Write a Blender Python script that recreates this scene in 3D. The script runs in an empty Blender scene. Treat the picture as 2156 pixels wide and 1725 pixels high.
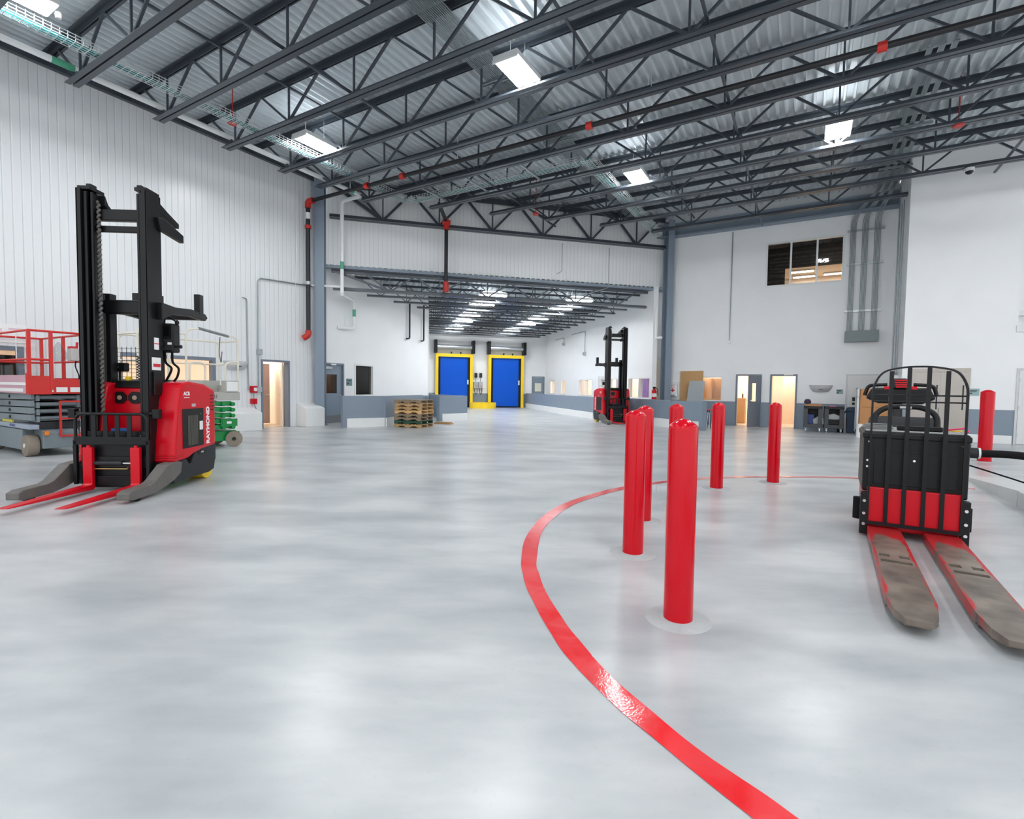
import bpy, bmesh, math, random
from math import sin, cos, pi, radians as R, hypot, atan2
from mathutils import Vector as V, Matrix
random.seed(7)
C = bpy.context.scene.collection
SC = bpy.context.scene
# ------------------------------------------------------------------ camera model (2156 x 1725)
FOC, PITCH, ROLL, EYE = 1050.0, .0451, .0141, 1.37
_c, _s, _cr, _sr = cos(PITCH), sin(PITCH), cos(ROLL), sin(ROLL)
_M0 = Matrix(((1, 0, 0), (0, -_s, -_c), (0, _c, -_s)))
RM = Matrix(((_cr, -_sr, 0), (_sr, _cr, 0), (0, 0, 1))) @ _M0
RMT = RM.transposed()
def ray(px, py): return RMT @ V(((px-1078)/FOC, (py-862.5)/FOC, 1))
def G(px, py, z=0):
    d = ray(px, py); t = (z-EYE)/d.z
    return V((d.x*t, d.y*t, z))
def PV(px, py, o, ang):
    d = ray(px, py); n = V((cos(R(ang)), -sin(R(ang))))
    t = (n.x*o[0]+n.y*o[1])/(n.x*d.x+n.y*d.y)
    return V((d.x*t, d.y*t, d.z*t+EYE))
cam = bpy.data.cameras.new('camera'); co = bpy.data.objects.new('camera', cam); C.objects.link(co)
cam.sensor_fit = 'HORIZONTAL'; cam.sensor_width = 36; cam.lens = 36*FOC/2156; cam.clip_start = .05; cam.clip_end = 200
m3 = Matrix((RM[0], -RM[1], -RM[2])).transposed().to_4x4(); m3.translation = V((0, 0, EYE)); co.matrix_world = m3
SC.camera = co
# frames: main hall (x=b, y=a), corridor (x=d, y=c)
TA = 30.5
A2 = V((sin(R(TA)), cos(R(TA)))); B2 = V((cos(R(TA)), -sin(R(TA))))
def ab(p): return (A2.x*p[0]+A2.y*p[1], B2.x*p[0]+B2.y*p[1])
def AB(a, b, z=0): return V((A2.x*a+B2.x*b, A2.y*a+B2.y*b, z))
ROTM = -R(TA)
TC = 14.0
def CD(c, d, z=0): return V((-sin(R(TC))*c+cos(R(TC))*d, cos(R(TC))*c+sin(R(TC))*d, z))
def cdof(p): return (-sin(R(TC))*p[0]+cos(R(TC))*p[1], cos(R(TC))*p[0]+sin(R(TC))*p[1])
ROTC = R(TC)
WLB, WRA, WBA = -14.19, 20.93, 18.6
def onWL(px, py):   # (a, z) on the left wall
    p = PV(px, py, AB(0, WLB), TA); return ab(p)[0], p.z
def onWR(px, py, a=WRA):   # (b, z) on the back right wall
    p = PV(px, py, AB(a, 0), 90+TA); return ab(p)[1], p.z
def onWB(px, py): return onWR(px, py, WBA)
# ------------------------------------------------------------------ materials
MATS = {}
def nt(m): return m.node_tree.nodes, m.node_tree.links
def mat(name, col, rough=.5, metal=0, var=.06, scale=6, bump=0, bscale=60, coat=0, spec=.5, emit=None, es=0, detail=4):
    if name in MATS: return MATS[name]
    m = bpy.data.materials.new(name); m.use_nodes = True; N, L = nt(m)
    p = N['Principled BSDF']
    tc = N.new('ShaderNodeTexCoord'); no = N.new('ShaderNodeTexNoise')
    no.inputs['Scale'].default_value = scale; no.inputs['Detail'].default_value = detail
    L.new(tc.outputs['Object'], no.inputs['Vector'])
    mx = N.new('ShaderNodeMix'); mx.data_type = 'RGBA'
    mx.inputs['A'].default_value = tuple(max(0, c*(1-var)) for c in col)+(1,)
    mx.inputs['B'].default_value = tuple(min(1, c*(1+var)) for c in col)+(1,)
    L.new(no.outputs['Fac'], mx.inputs['Factor']); L.new(mx.outputs['Result'], p.inputs['Base Color'])
    p.inputs['Roughness'].default_value = rough; p.inputs['Metallic'].default_value = metal
    p.inputs['Specular IOR Level'].default_value = spec; p.inputs['Coat Weight'].default_value = coat
    if bump:
        n2 = N.new('ShaderNodeTexNoise'); n2.inputs['Scale'].default_value = bscale; L.new(tc.outputs['Object'], n2.inputs['Vector'])
        b = N.new('ShaderNodeBump'); b.inputs['Strength'].default_value = bump; b.inputs['Distance'].default_value = .01
        L.new(n2.outputs['Fac'], b.inputs['Height']); L.new(b.outputs['Normal'], p.inputs['Normal'])
    if emit:
        p.inputs['Emission Color'].default_value = emit+(1,); p.inputs['Emission Strength'].default_value = es
    MATS[name] = m; return m
def srgb(r, g, b):
    f = lambda c: (c/255/12.92 if c/255 <= .04045 else ((c/255+.055)/1.055)**2.4)
    return (f(r), f(g), f(b))
def sm(name, r, g, b, *a, **k): return mat(name, srgb(r, g, b), *a, **k)
M_white = sm('white_paint', 232, 234, 235, .5, 0, .02, 3)
M_trimw = sm('white_enamel', 228, 230, 230, .35, 0, .03, 8)
M_doorw = sm('white_door', 206, 208, 209, .35, 0, .02, 6)
M_doorl = sm('white_door_leaf', 222, 223, 223, .4, 0, .02, 6)
M_greyp = sm('blue_grey_paint', 128, 141, 155, .42, 0, .03, 4)
M_column = sm('column_grey', 128, 142, 157, .4, 0, .04, 3)
M_frame = sm('door_frame_grey', 112, 122, 136, .4, 0, .03, 5)
M_joist = sm('joist_grey', 66, 73, 82, .3, .25, .12, 3, spec=.7)
M_galv = mat('galvanised_steel', (.5, .53, .55), .32, .85, .15, 9)
M_wire = mat('zinc_wire', (.75, .79, .8), .35, .4, .1, 20)
M_cond = mat('conduit_steel', (.34, .38, .4), .35, .8, .2, 12)
M_teal = sm('teal_cable', 30, 150, 150, .5)
M_redpaint = sm('red_enamel', 196, 4, 26, .25, 0, .05, 3, spec=.35)
M_bollard = sm('bollard_red', 196, 0, 24, .17, 0, .04, 5, spec=.32)
M_truckred = sm('truck_red', 200, 4, 28, .3, 0, .05, 3, spec=.35)
M_lift = sm('lift_red', 205, 40, 35, .4, 0, .08, 5)
M_black = sm('black_steel', 20, 21, 24, .35, .1, .2, 8, spec=.3)
M_blackp = sm('black_plastic', 14, 15, 17, .4, 0, .2, 10, spec=.3)
M_dark = sm('charcoal_plastic', 40, 42, 46, .5, 0, .12, 6, spec=.35)
M_rubber = sm('rubber', 20, 20, 22, .8, 0, .2, 12, spec=.2)
M_chrome = mat('chrome', (.75, .76, .78), .15, 1, .05, 10)
M_yellow = sm('yellow_paint', 248, 208, 28, .4, 0, .05, 4)
M_blue = sm('blue_curtain', 0, 84, 198, .5, 0, .05, 2, spec=.25)
M_green = sm('green_enamel', 0, 132, 62, .35, 0, .1, 5)
M_cream = sm('cream_rail', 226, 222, 208, .4, 0, .08, 8)
M_liftgrey = sm('lift_grey', 120, 132, 138, .45, 0, .1, 5)
M_tyre = sm('grey_tyre', 138, 128, 116, .8, 0, .12, 9)
M_wood = sm('pallet_wood', 176, 142, 98, .75, 0, .28, 7, bump=.3, bscale=30)
M_woodold = sm('weathered_wood', 138, 120, 100, .8, 0, .3, 7, bump=.3, bscale=30)
M_woodgreen = sm('green_stained_wood', 40, 78, 60, .75, 0, .25, 7)
M_card = sm('cardboard', 186, 134, 88, .8, 0, .08, 4)
M_ply = sm('plywood', 190, 148, 98, .6, 0, .15, 3)
M_paper = sm('paper_label', 235, 236, 236, .6, 0, .02, 20)
M_ink = sm('dark_ink', 40, 42, 46, .6)
M_redink = sm('red_ink', 205, 40, 55, .6)
M_letter = sm('white_lettering', 240, 240, 240, .5)
M_bluebin = sm('blue_bin', 34, 58, 84, .5)
M_steeldoor = sm('brushed_steel', 168, 162, 156, .3, .6, .1, 3)
M_sign = sm('sign_teal_grey', 150, 176, 176, .5)
M_copp = sm('red_coupling', 190, 40, 30, .4)
M_insul = sm('pipe_insulation', 238, 240, 240, .5)
M_pipeblack = sm('black_pipe', 36, 36, 40, .4, .2)
M_greenlabel = sm('green_label', 84, 168, 134, .5)
M_cream_room = sm('warm_room_wall', 244, 228, 210, .6, 0, .03, 3)
M_room_floor = sm('room_floor', 214, 196, 174, .35, 0, .06, 4)
M_tan = sm('tan_laminate', 196, 158, 118, .5, 0, .1, 4)
M_mauve = sm('mauve_door', 168, 148, 146, .5)
M_purple = sm('purple_panel', 104, 84, 158, .5)
M_screen = sm('dark_screen', 14, 14, 16, .2)
M_concrete2 = sm('grout', 168, 172, 173, .5, 0, .12, 14, bump=.2, bscale=40)
M_upper = sm('dark_upper_room', 44, 40, 38, .7, 0, .2, 6)
def emis(name, col, s):
    m = bpy.data.materials.new(name); m.use_nodes = True; N, L = nt(m)
    p = N['Principled BSDF']; p.inputs['Base Color'].default_value = (.9, .9, .9, 1)
    p.inputs['Emission Color'].default_value = col+(1,); p.inputs['Emission Strength'].default_value = s
    return m
LAMP = 60
M_lamp = emis('lamp_diffuser', (.97, .985, 1), LAMP)
M_lampc = emis('corridor_lamp_diffuser', (.95, .98, 1), 40)
M_warm = emis('warm_ceiling_panel', (1, .94, .86), 15)
M_fillpanel = emis('added_fill_panel', (1, .92, .82), 5)  # glow for the fill lamp added in the corridor office
M_warm2 = emis('upper_room_panel', (1, .92, .80), 12)
M_up = emis('uplight_tube', (.93, .97, 1), 9)
# glass: thin clear pane
def glass(name, tint, fac):
    m = bpy.data.materials.new(name); m.use_nodes = True; N, L = nt(m); N.remove(N['Principled BSDF'])
    o = N['Material Output']; t = N.new('ShaderNodeBsdfTransparent'); t.inputs[0].default_value = tint+(1,)
    g = N.new('ShaderNodeBsdfGlossy'); g.inputs['Roughness'].default_value = .03
    lw = N.new('ShaderNodeLayerWeight'); lw.inputs['Blend'].default_value = .5
    pw = N.new('ShaderNodeMath'); pw.operation = 'POWER'; pw.inputs[1].default_value = 4; L.new(lw.outputs['Facing'], pw.inputs[0])
    fr = N.new('ShaderNodeMath'); fr.operation = 'MULTIPLY_ADD'; fr.inputs[1].default_value = .5; fr.inputs[2].default_value = .03; L.new(pw.outputs[0], fr.inputs[0])
    mx = N.new('ShaderNodeMixShader'); L.new(fr.outputs[0], mx.inputs[0]); L.new(t.outputs[0], mx.inputs[1]); L.new(g.outputs[0], mx.inputs[2])
    L.new(mx.outputs[0], o.inputs['Surface']); return m
M_glass = glass('clear_glass', (.92, .93, .93), .1)
M_glassd = glass('dark_glass', (.55, .56, .57), .1)
M_plastic_clear = glass('clear_plastic_sheet', (.85, .87, .88), .1)
def floor_mat():
    m = bpy.data.materials.new('polished_concrete'); m.use_nodes = True; N, L = nt(m); p = N['Principled BSDF']
    tc = N.new('ShaderNodeTexCoord')
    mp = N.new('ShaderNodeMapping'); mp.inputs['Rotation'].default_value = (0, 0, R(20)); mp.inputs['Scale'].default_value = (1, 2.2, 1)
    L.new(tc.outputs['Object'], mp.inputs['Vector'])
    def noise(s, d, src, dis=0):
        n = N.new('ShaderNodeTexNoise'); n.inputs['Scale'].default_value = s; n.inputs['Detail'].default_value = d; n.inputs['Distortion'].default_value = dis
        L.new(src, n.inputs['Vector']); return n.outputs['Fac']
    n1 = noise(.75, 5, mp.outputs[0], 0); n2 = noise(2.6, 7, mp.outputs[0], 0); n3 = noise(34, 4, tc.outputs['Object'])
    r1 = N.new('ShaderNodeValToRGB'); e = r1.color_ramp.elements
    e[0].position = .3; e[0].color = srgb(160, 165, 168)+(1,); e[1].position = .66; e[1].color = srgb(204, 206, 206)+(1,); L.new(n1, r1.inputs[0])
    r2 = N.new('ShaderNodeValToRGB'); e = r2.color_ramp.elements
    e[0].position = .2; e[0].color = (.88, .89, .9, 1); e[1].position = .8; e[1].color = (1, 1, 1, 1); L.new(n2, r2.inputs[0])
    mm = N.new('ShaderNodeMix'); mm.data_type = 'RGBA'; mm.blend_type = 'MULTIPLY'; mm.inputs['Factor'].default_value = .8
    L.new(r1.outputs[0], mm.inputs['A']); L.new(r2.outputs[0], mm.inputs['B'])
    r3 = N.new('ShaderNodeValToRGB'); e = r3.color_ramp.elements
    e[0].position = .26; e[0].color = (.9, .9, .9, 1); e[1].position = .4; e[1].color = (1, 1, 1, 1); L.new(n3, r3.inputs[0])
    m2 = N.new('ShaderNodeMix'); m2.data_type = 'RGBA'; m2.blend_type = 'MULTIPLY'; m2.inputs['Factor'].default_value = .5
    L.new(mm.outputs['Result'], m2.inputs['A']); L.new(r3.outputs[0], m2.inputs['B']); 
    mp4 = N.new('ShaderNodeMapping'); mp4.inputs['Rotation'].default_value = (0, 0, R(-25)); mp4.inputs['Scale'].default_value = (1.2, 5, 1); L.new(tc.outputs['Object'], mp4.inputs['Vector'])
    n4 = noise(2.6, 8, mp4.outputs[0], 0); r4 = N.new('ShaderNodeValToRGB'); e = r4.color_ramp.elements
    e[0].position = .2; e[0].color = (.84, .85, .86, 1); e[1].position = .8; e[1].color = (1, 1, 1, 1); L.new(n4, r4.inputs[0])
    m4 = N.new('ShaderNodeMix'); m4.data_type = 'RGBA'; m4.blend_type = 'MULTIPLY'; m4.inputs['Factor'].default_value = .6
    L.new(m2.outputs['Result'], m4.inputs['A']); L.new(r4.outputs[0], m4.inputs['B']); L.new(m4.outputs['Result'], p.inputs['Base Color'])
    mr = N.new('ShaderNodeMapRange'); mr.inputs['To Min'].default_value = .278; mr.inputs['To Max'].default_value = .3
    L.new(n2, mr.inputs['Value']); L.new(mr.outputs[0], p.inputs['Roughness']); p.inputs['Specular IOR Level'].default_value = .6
    b = N.new('ShaderNodeBump'); b.inputs['Strength'].default_value = .012; b.inputs['Distance'].default_value = .02
    L.new(n1, b.inputs['Height']); L.new(b.outputs[0], p.inputs['Normal'])
    return m
M_floor = floor_mat()
def ribbed(name, col, period, strength, rough=.35, metal=0, axis='X'):
    m = bpy.data.materials.new(name); m.use_nodes = True; N, L = nt(m); p = N['Principled BSDF']
    tc = N.new('ShaderNodeTexCoord'); w = N.new('ShaderNodeTexWave'); w.wave_type = 'BANDS'; w.bands_direction = axis; w.wave_profile = 'SIN'
    w.inputs['Scale'].default_value = 2*pi/(20*period); L.new(tc.outputs['Object'], w.inputs['Vector'])
    r = N.new('ShaderNodeValToRGB'); r.color_ramp.elements[0].position = .0; r.color_ramp.elements[1].position = .1
    L.new(w.outputs['Fac'], r.inputs[0])
    b = N.new('ShaderNodeBump'); b.inputs['Strength'].default_value = strength; b.inputs['Distance'].default_value = .01
    L.new(r.outputs[0], b.inputs['Height']); L.new(b.outputs[0], p.inputs['Normal'])
    mx = N.new('ShaderNodeMix'); mx.data_type = 'RGBA'; mx.inputs['A'].default_value = tuple(c*.9 for c in col)+(1,); mx.inputs['B'].default_value = col+(1,)
    L.new(r.outputs[0], mx.inputs['Factor']); L.new(mx.outputs['Result'], p.inputs['Base Color'])
    p.inputs['Roughness'].default_value = rough; p.inputs['Metallic'].default_value = metal; return m
M_panelwall = ribbed('insulated_panel_wall', srgb(226, 229, 231), .15, .55, .28, 0, 'Y')
M_panelhead = ribbed('insulated_panel_header', srgb(232, 234, 235), .15, .4, .35, 0, 'X')
def cmu(name, wains, zb=.93, sw=1):
    m = bpy.data.materials.new(name); m.use_nodes = True; N, L = nt(m); p = N['Principled BSDF']
    tc = N.new('ShaderNodeTexCoord'); mp = N.new('ShaderNodeMapping'); mp.inputs['Rotation'].default_value = (R(90), 0, 0)
    L.new(tc.outputs['Object'], mp.inputs['Vector'])
    br = N.new('ShaderNodeTexBrick'); br.inputs['Scale'].default_value = 1; br.inputs['Mortar Size'].default_value = .004; br.inputs['Mortar Smooth'].default_value = .6
    br.inputs['Brick Width'].default_value = .4; br.inputs['Row Height'].default_value = .2
    L.new(mp.outputs[0], br.inputs['Vector'])
    b = N.new('ShaderNodeBump'); b.inputs['Strength'].default_value = .12; b.inputs['Distance'].default_value = -.006
    L.new(br.outputs['Fac'], b.inputs['Height']); L.new(b.outputs[0], p.inputs['Normal'])
    no = N.new('ShaderNodeTexNoise'); no.inputs['Scale'].default_value = 1.2; L.new(tc.outputs['Object'], no.inputs['Vector'])
    wv = N.new('ShaderNodeMix'); wv.data_type = 'RGBA'; wv.inputs['A'].default_value = srgb(232, 234, 235)+(1,); wv.inputs['B'].default_value = srgb(241, 242, 243)+(1,)
    L.new(no.outputs['Fac'], wv.inputs['Factor'])
    if wains:
        sx = N.new('ShaderNodeSeparateXYZ'); L.new(tc.outputs['Object'], sx.inputs[0])
        gt = N.new('ShaderNodeMath'); gt.operation = 'GREATER_THAN'; gt.inputs[1].default_value = zb; L.new(sx.outputs['Z'], gt.inputs[0])
        mx = N.new('ShaderNodeMix'); mx.data_type = 'RGBA'; mx.inputs['A'].default_value = srgb(128, 141, 155)+(1,)
        L.new(gt.outputs[0], mx.inputs['Factor']); L.new(wv.outputs['Result'], mx.inputs['B']); L.new(mx.outputs['Result'], p.inputs['Base Color'])
    else: L.new(wv.outputs['Result'], p.inputs['Base Color'])
    p.inputs['Roughness'].default_value = .38; return m
M_cmu = cmu('painted_block', False); M_cmuw = cmu('painted_block_wainscot', True)
M_deck = mat('roof_deck_steel', (.74, .79, .82), .42, .3, .15, 1.3)
def line_mat():
    m = bpy.data.materials.new('floor_line_paint'); m.use_nodes = True; N, L = nt(m); p = N['Principled BSDF']
    tc = N.new('ShaderNodeTexCoord'); n = N.new('ShaderNodeTexNoise'); n.inputs['Scale'].default_value = 5; n.inputs['Detail'].default_value = 8; n.inputs['Distortion'].default_value = 1
    L.new(tc.outputs['Object'], n.inputs['Vector'])
    r = N.new('ShaderNodeValToRGB'); e = r.color_ramp.elements; e[0].position = .3; e[0].color = srgb(226, 36, 42)+(1,); e[1].position = .75; e[1].color = srgb(230, 84, 88)+(1,)
    L.new(n.outputs['Fac'], r.inputs[0])
    L.new(r.outputs[0], p.inputs['Base Color']); p.inputs['Roughness'].default_value = .1; p.inputs['Coat Weight'].default_value = .5; p.inputs['Coat Roughness'].default_value = .06
    n2 = N.new('ShaderNodeTexNoise'); n2.inputs['Scale'].default_value = 90; n2.inputs['Detail'].default_value = 3; L.new(tc.outputs['Object'], n2.inputs['Vector'])
    b = N.new('ShaderNodeBump'); b.inputs['Strength'].default_value = .12; b.inputs['Distance'].default_value = .004; L.new(n2.outputs['Fac'], b.inputs['Height']); L.new(b.outputs[0], p.inputs['Normal']); L.new(b.outputs[0], p.inputs['Coat Normal'])
    return m
M_line = line_mat()
def fork_mat():
    m = bpy.data.materials.new('worn_red_fork'); m.use_nodes = True; N, L = nt(m); p = N['Principled BSDF']
    tc = N.new('ShaderNodeTexCoord'); n = N.new('ShaderNodeTexNoise'); n.inputs['Scale'].default_value = 4; n.inputs['Detail'].default_value = 9; L.new(tc.outputs['Object'], n.inputs['Vector'])
    s = N.new('ShaderNodeSeparateXYZ'); L.new(tc.outputs['Object'], s.inputs[0])
    # paint worn off the middle of the blade and towards the tip
    ax = N.new('ShaderNodeMath'); ax.operation = 'ABSOLUTE'; L.new(s.outputs['X'], ax.inputs[0])
    m1 = N.new('ShaderNodeMapRange'); m1.inputs['From Min'].default_value = .08; m1.inputs['From Max'].default_value = .115; L.new(ax.outputs[0], m1.inputs['Value'])
    m2 = N.new('ShaderNodeMapRange'); m2.inputs['From Min'].default_value = -.6; m2.inputs['From Max'].default_value = .0; L.new(s.outputs['Y'], m2.inputs['Value'])
    ad = N.new('ShaderNodeMath'); ad.operation = 'MULTIPLY_ADD'; ad.inputs[1].default_value = .5; L.new(m1.outputs[0], ad.inputs[0]); L.new(m2.outputs[0], ad.inputs[2])
    a2 = N.new('ShaderNodeMath'); a2.operation = 'MULTIPLY_ADD'; a2.inputs[1].default_value = 1.2; L.new(n.outputs['Fac'], a2.inputs[0]); L.new(ad.outputs[0], a2.inputs[2])
    r = N.new('ShaderNodeValToRGB'); e = r.color_ramp.elements; e[0].position = .86; e[0].color = (0, 0, 0, 1); e[1].position = 1.02; e[1].color = (1, 1, 1, 1)
    sc = N.new('ShaderNodeMath'); sc.operation = 'MULTIPLY'; sc.inputs[1].default_value = .85; L.new(a2.outputs[0], sc.inputs[0]); L.new(sc.outputs[0], r.inputs[0])
    st = N.new('ShaderNodeValToRGB'); e = st.color_ramp.elements; e[0].position = .35; e[0].color = srgb(96, 86, 80)+(1,); e[1].position = .7; e[1].color = srgb(150, 138, 126)+(1,); L.new(n.outputs['Fac'], st.inputs[0])
    mx = N.new('ShaderNodeMix'); mx.data_type = 'RGBA'; L.new(r.outputs[0], mx.inputs['Factor']); L.new(st.outputs[0], mx.inputs['A']); mx.inputs['B'].default_value = srgb(190, 40, 45)+(1,)
    L.new(mx.outputs['Result'], p.inputs['Base Color']); p.inputs['Roughness'].default_value = .4; p.inputs['Metallic'].default_value = .35; return m
M_forkworn = fork_mat()
# ------------------------------------------------------------------ mesh builder
class MB:
    def __init__(s): s.v = []; s.f = []
    def add(s, vs, fs):
        n = len(s.v); s.v += [tuple(v) for v in vs]; s.f += [tuple(i+n for i in f) for f in fs]; return s
    def box(s, x0, x1, y0, y1, z0, z1):
        vs = [(x, y, z) for x in (x0, x1) for y in (y0, y1) for z in (z0, z1)]
        return s.add(vs, [(0, 1, 3, 2), (4, 6, 7, 5), (0, 4, 5, 1), (2, 3, 7, 6), (0, 2, 6, 4), (1, 5, 7, 3)])
    def cb(s, cx, cy, cz, sx, sy, sz): return s.box(cx-sx/2, cx+sx/2, cy-sy/2, cy+sy/2, cz-sz/2, cz+sz/2)
    def bar(s, p, q, w, h, up=(0, 0, 1)):
        p, q = V(p), V(q); d = (q-p).normalized(); u = V(up)
        if abs(d.dot(u)) > .95: u = V((0, 1, 0)) if abs(d.y) < .9 else V((1, 0, 0))
        x = d.cross(u).normalized(); y = x.cross(d).normalized(); x *= w/2; y *= h/2
        vs = [p-x-y, p+x-y, p+x+y, p-x+y, q-x-y, q+x-y, q+x+y, q-x+y]
        return s.add(vs, [(3, 2, 1, 0), (4, 5, 6, 7), (0, 1, 5, 4), (1, 2, 6, 5), (2, 3, 7, 6), (3, 0, 4, 7)])
    def tube(s, pts, r, n=8, caps=True):
        pts = [V(p) for p in pts]; rs = r if isinstance(r, (list, tuple)) else [r]*len(pts)
        vs = []; ref = None
        for i, p in enumerate(pts):
            d = (pts[min(i+1, len(pts)-1)]-pts[max(i-1, 0)]).normalized()
            if ref is None:
                ref = V((0, 0, 1)) if abs(d.z) < .9 else V((1, 0, 0))
            x = d.cross(ref)
            if x.length < 1e-4: x = d.cross(V((.3, .9, .1)))
            x.normalize(); y = x.cross(d).normalized(); ref = y
            vs += [p+(x*cos(2*pi*k/n)+y*sin(2*pi*k/n))*rs[i] for k in range(n)]
        fs = []
        for i in range(len(pts)-1):
            for k in range(n):
                k2 = (k+1) % n; fs.append((i*n+k2, i*n+k, (i+1)*n+k, (i+1)*n+k2))
        if caps: fs.append(tuple(range(n))); fs.append(tuple(reversed(range((len(pts)-1)*n, len(pts)*n))))
        return s.add(vs, fs)
    def cyl(s, p, q, r, n=16): return s.tube([p, q], r, n)
    def prism(s, poly, lo, hi, axis='x'):
        n = len(poly)
        def mk(u, w, t): return {'x': (t, u, w), 'y': (u, t, w), 'z': (u, w, t)}[axis]
        vs = [mk(u, w, lo) for u, w in poly]+[mk(u, w, hi) for u, w in poly]
        fs = [tuple(reversed(range(n))), tuple(range(n, 2*n))]+[(i, (i+1) % n, n+(i+1) % n, n+i) for i in range(n)]
        return s.add(vs, fs)
    def lathe(s, prof, cx=0, cy=0, n=24, axis='z'):
        vs = []
        for r, z in prof:
            for k in range(n):
                a = 2*pi*k/n; u, w = r*cos(a), r*sin(a)
                vs.append({'z': (cx+u, cy+w, z), 'x': (z, cx+u, cy+w), 'y': (cx+u, z, cy+w)}[axis])
        fs = [(i*n+k, i*n+(k+1) % n, (i+1)*n+(k+1) % n, (i+1)*n+k) for i in range(len(prof)-1) for k in range(n)]
        fs.append(tuple(reversed(range(n)))); fs.append(tuple(range((len(prof)-1)*n, len(prof)*n)))
        return s.add(vs, fs)
    def quad(s, a, b, c, d): return s.add([a, b, c, d], [(0, 1, 2, 3)])
    def mesh(s, name, m, bevel=0, smooth=False, segs=2):
        me = bpy.data.meshes.new(name); me.from_pydata(s.v, [], s.f)
        bm = bmesh.new(); bm.from_mesh(me)
        bmesh.ops.recalc_face_normals(bm, faces=bm.faces)
        if bevel:
            es = [e for e in bm.edges if len(e.link_faces) == 2 and e.calc_face_angle(0) > .5]
            bmesh.ops.bevel(bm, geom=es, offset=bevel, segments=segs, affect='EDGES', profile=.5, clamp_overlap=True)
        bm.to_mesh(me); bm.free()
        if smooth:
            for p in me.polygons: p.use_smooth = True
            me.set_sharp_from_angle(angle=R(40))
        me.materials.append(m); return me
def link(name, me, parent=None, loc=(0, 0, 0), rot=0):
    o = bpy.data.objects.new(name, me); C.objects.link(o); o.location = loc; o.rotation_euler = (0, 0, rot)
    if parent: o.parent = parent
    return o
def part(name, mb, m, parent, bevel=0, smooth=False, loc=(0, 0, 0), rot=0, label=None, segs=2):
    o = link(name, mb.mesh(name, m, bevel, smooth, segs), parent, loc, rot)
    if label: o['label'] = label
    return o
def tag(o, label, cat, group=None):
    o['label'] = label; o['category'] = cat
    if group: o['group'] = group
    return o
def thing(name, label, cat, loc=(0, 0, 0), rot=0, group=None):
    o = bpy.data.objects.new(name, None); C.objects.link(o); o.location = loc; o.rotation_euler = (0, 0, rot); o.empty_display_size = .1
    return tag(o, label, cat, group)
def single(name, mb, m, label, cat, loc=(0, 0, 0), rot=0, group=None, bevel=0, smooth=False):
    return tag(part(name, mb, m, None, bevel, smooth, loc, rot), label, cat, group)
def struct(name, mb, m, loc=(0, 0, 0), rot=0, bevel=0, parent=None):
    o = part(name, mb, m, parent, bevel, False, loc, rot)
    if not parent: o['kind'] = 'structure'
    return o
def dup(root, loc, rot, label=None):
    r = root.copy(); C.objects.link(r); r.location = loc; r.rotation_euler = (0, 0, rot)
    if label: r['label'] = label
    for ch in list(root.children):
        c = ch.copy(); C.objects.link(c); c.parent = r
        for g in ch.children:
            d = g.copy(); C.objects.link(d); d.parent = c
    return r
def text(name, s, size, m, parent, loc, rot, depth=.002, bold=0, sx=1, align='CENTER'):
    cu = bpy.data.curves.new(name, 'FONT'); cu.body = s; cu.size = size; cu.extrude = depth; cu.align_x = align; cu.align_y = 'CENTER'; cu.offset = bold
    t = bpy.data.objects.new(name, cu); C.objects.link(t); bpy.context.view_layer.update()
    me = bpy.data.meshes.new_from_object(t.evaluated_get(bpy.context.evaluated_depsgraph_get()))
    bpy.data.objects.remove(t); me.materials.clear(); me.materials.append(m)
    for v in me.vertices: v.co.x *= sx
    o = bpy.data.objects.new(name, me); C.objects.link(o); o.location = loc; o.rotation_euler = rot
    if parent: o.parent = parent
    return o
def arc(cx, cy, r, a0, a1, n=8): return [(cx+r*cos(R(a0+(a1-a0)*i/n)), cy+r*sin(R(a0+(a1-a0)*i/n))) for i in range(n+1)]
def fillet(pts, r, n=5):
    pts = [V(p) for p in pts]; out = [pts[0]]
    for i in range(1, len(pts)-1):
        p = pts[i]; d0 = (pts[i-1]-p); d1 = (pts[i+1]-p); rr = min(r, d0.length*.45, d1.length*.45)
        a, b = p+d0.normalized()*rr, p+d1.normalized()*rr
        for k in range(n+1):
            t = k/n; out.append(a*(1-t)**2+p*2*t*(1-t)+b*t*t)
    return out+[pts[-1]]
def wall(name, m, s0, s1, z0, z1, t0, t1, holes, along='x', loc=(0, 0, 0), rot=0):
    xs = sorted({s0, s1, *[h[0] for h in holes], *[h[1] for h in holes]}); zs = sorted({z0, z1, *[h[2] for h in holes], *[h[3] for h in holes]})
    mb = MB()
    for i in range(len(xs)-1):
        for j in range(len(zs)-1):
            cx, cz = (xs[i]+xs[i+1])/2, (zs[j]+zs[j+1])/2
            if any(h[0] < cx < h[1] and h[2] < cz < h[3] for h in holes): continue
            if along == 'x': mb.box(xs[i], xs[i+1], t0, t1, zs[j], zs[j+1])
            else: mb.box(t0, t1, xs[i], xs[i+1], zs[j], zs[j+1])
    return struct(name, mb, m, loc, rot)
# ================================================================== SETTING
struct('floor', MB().box(-30, 26, -9, 44, -.2, 0), M_floor)
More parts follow.
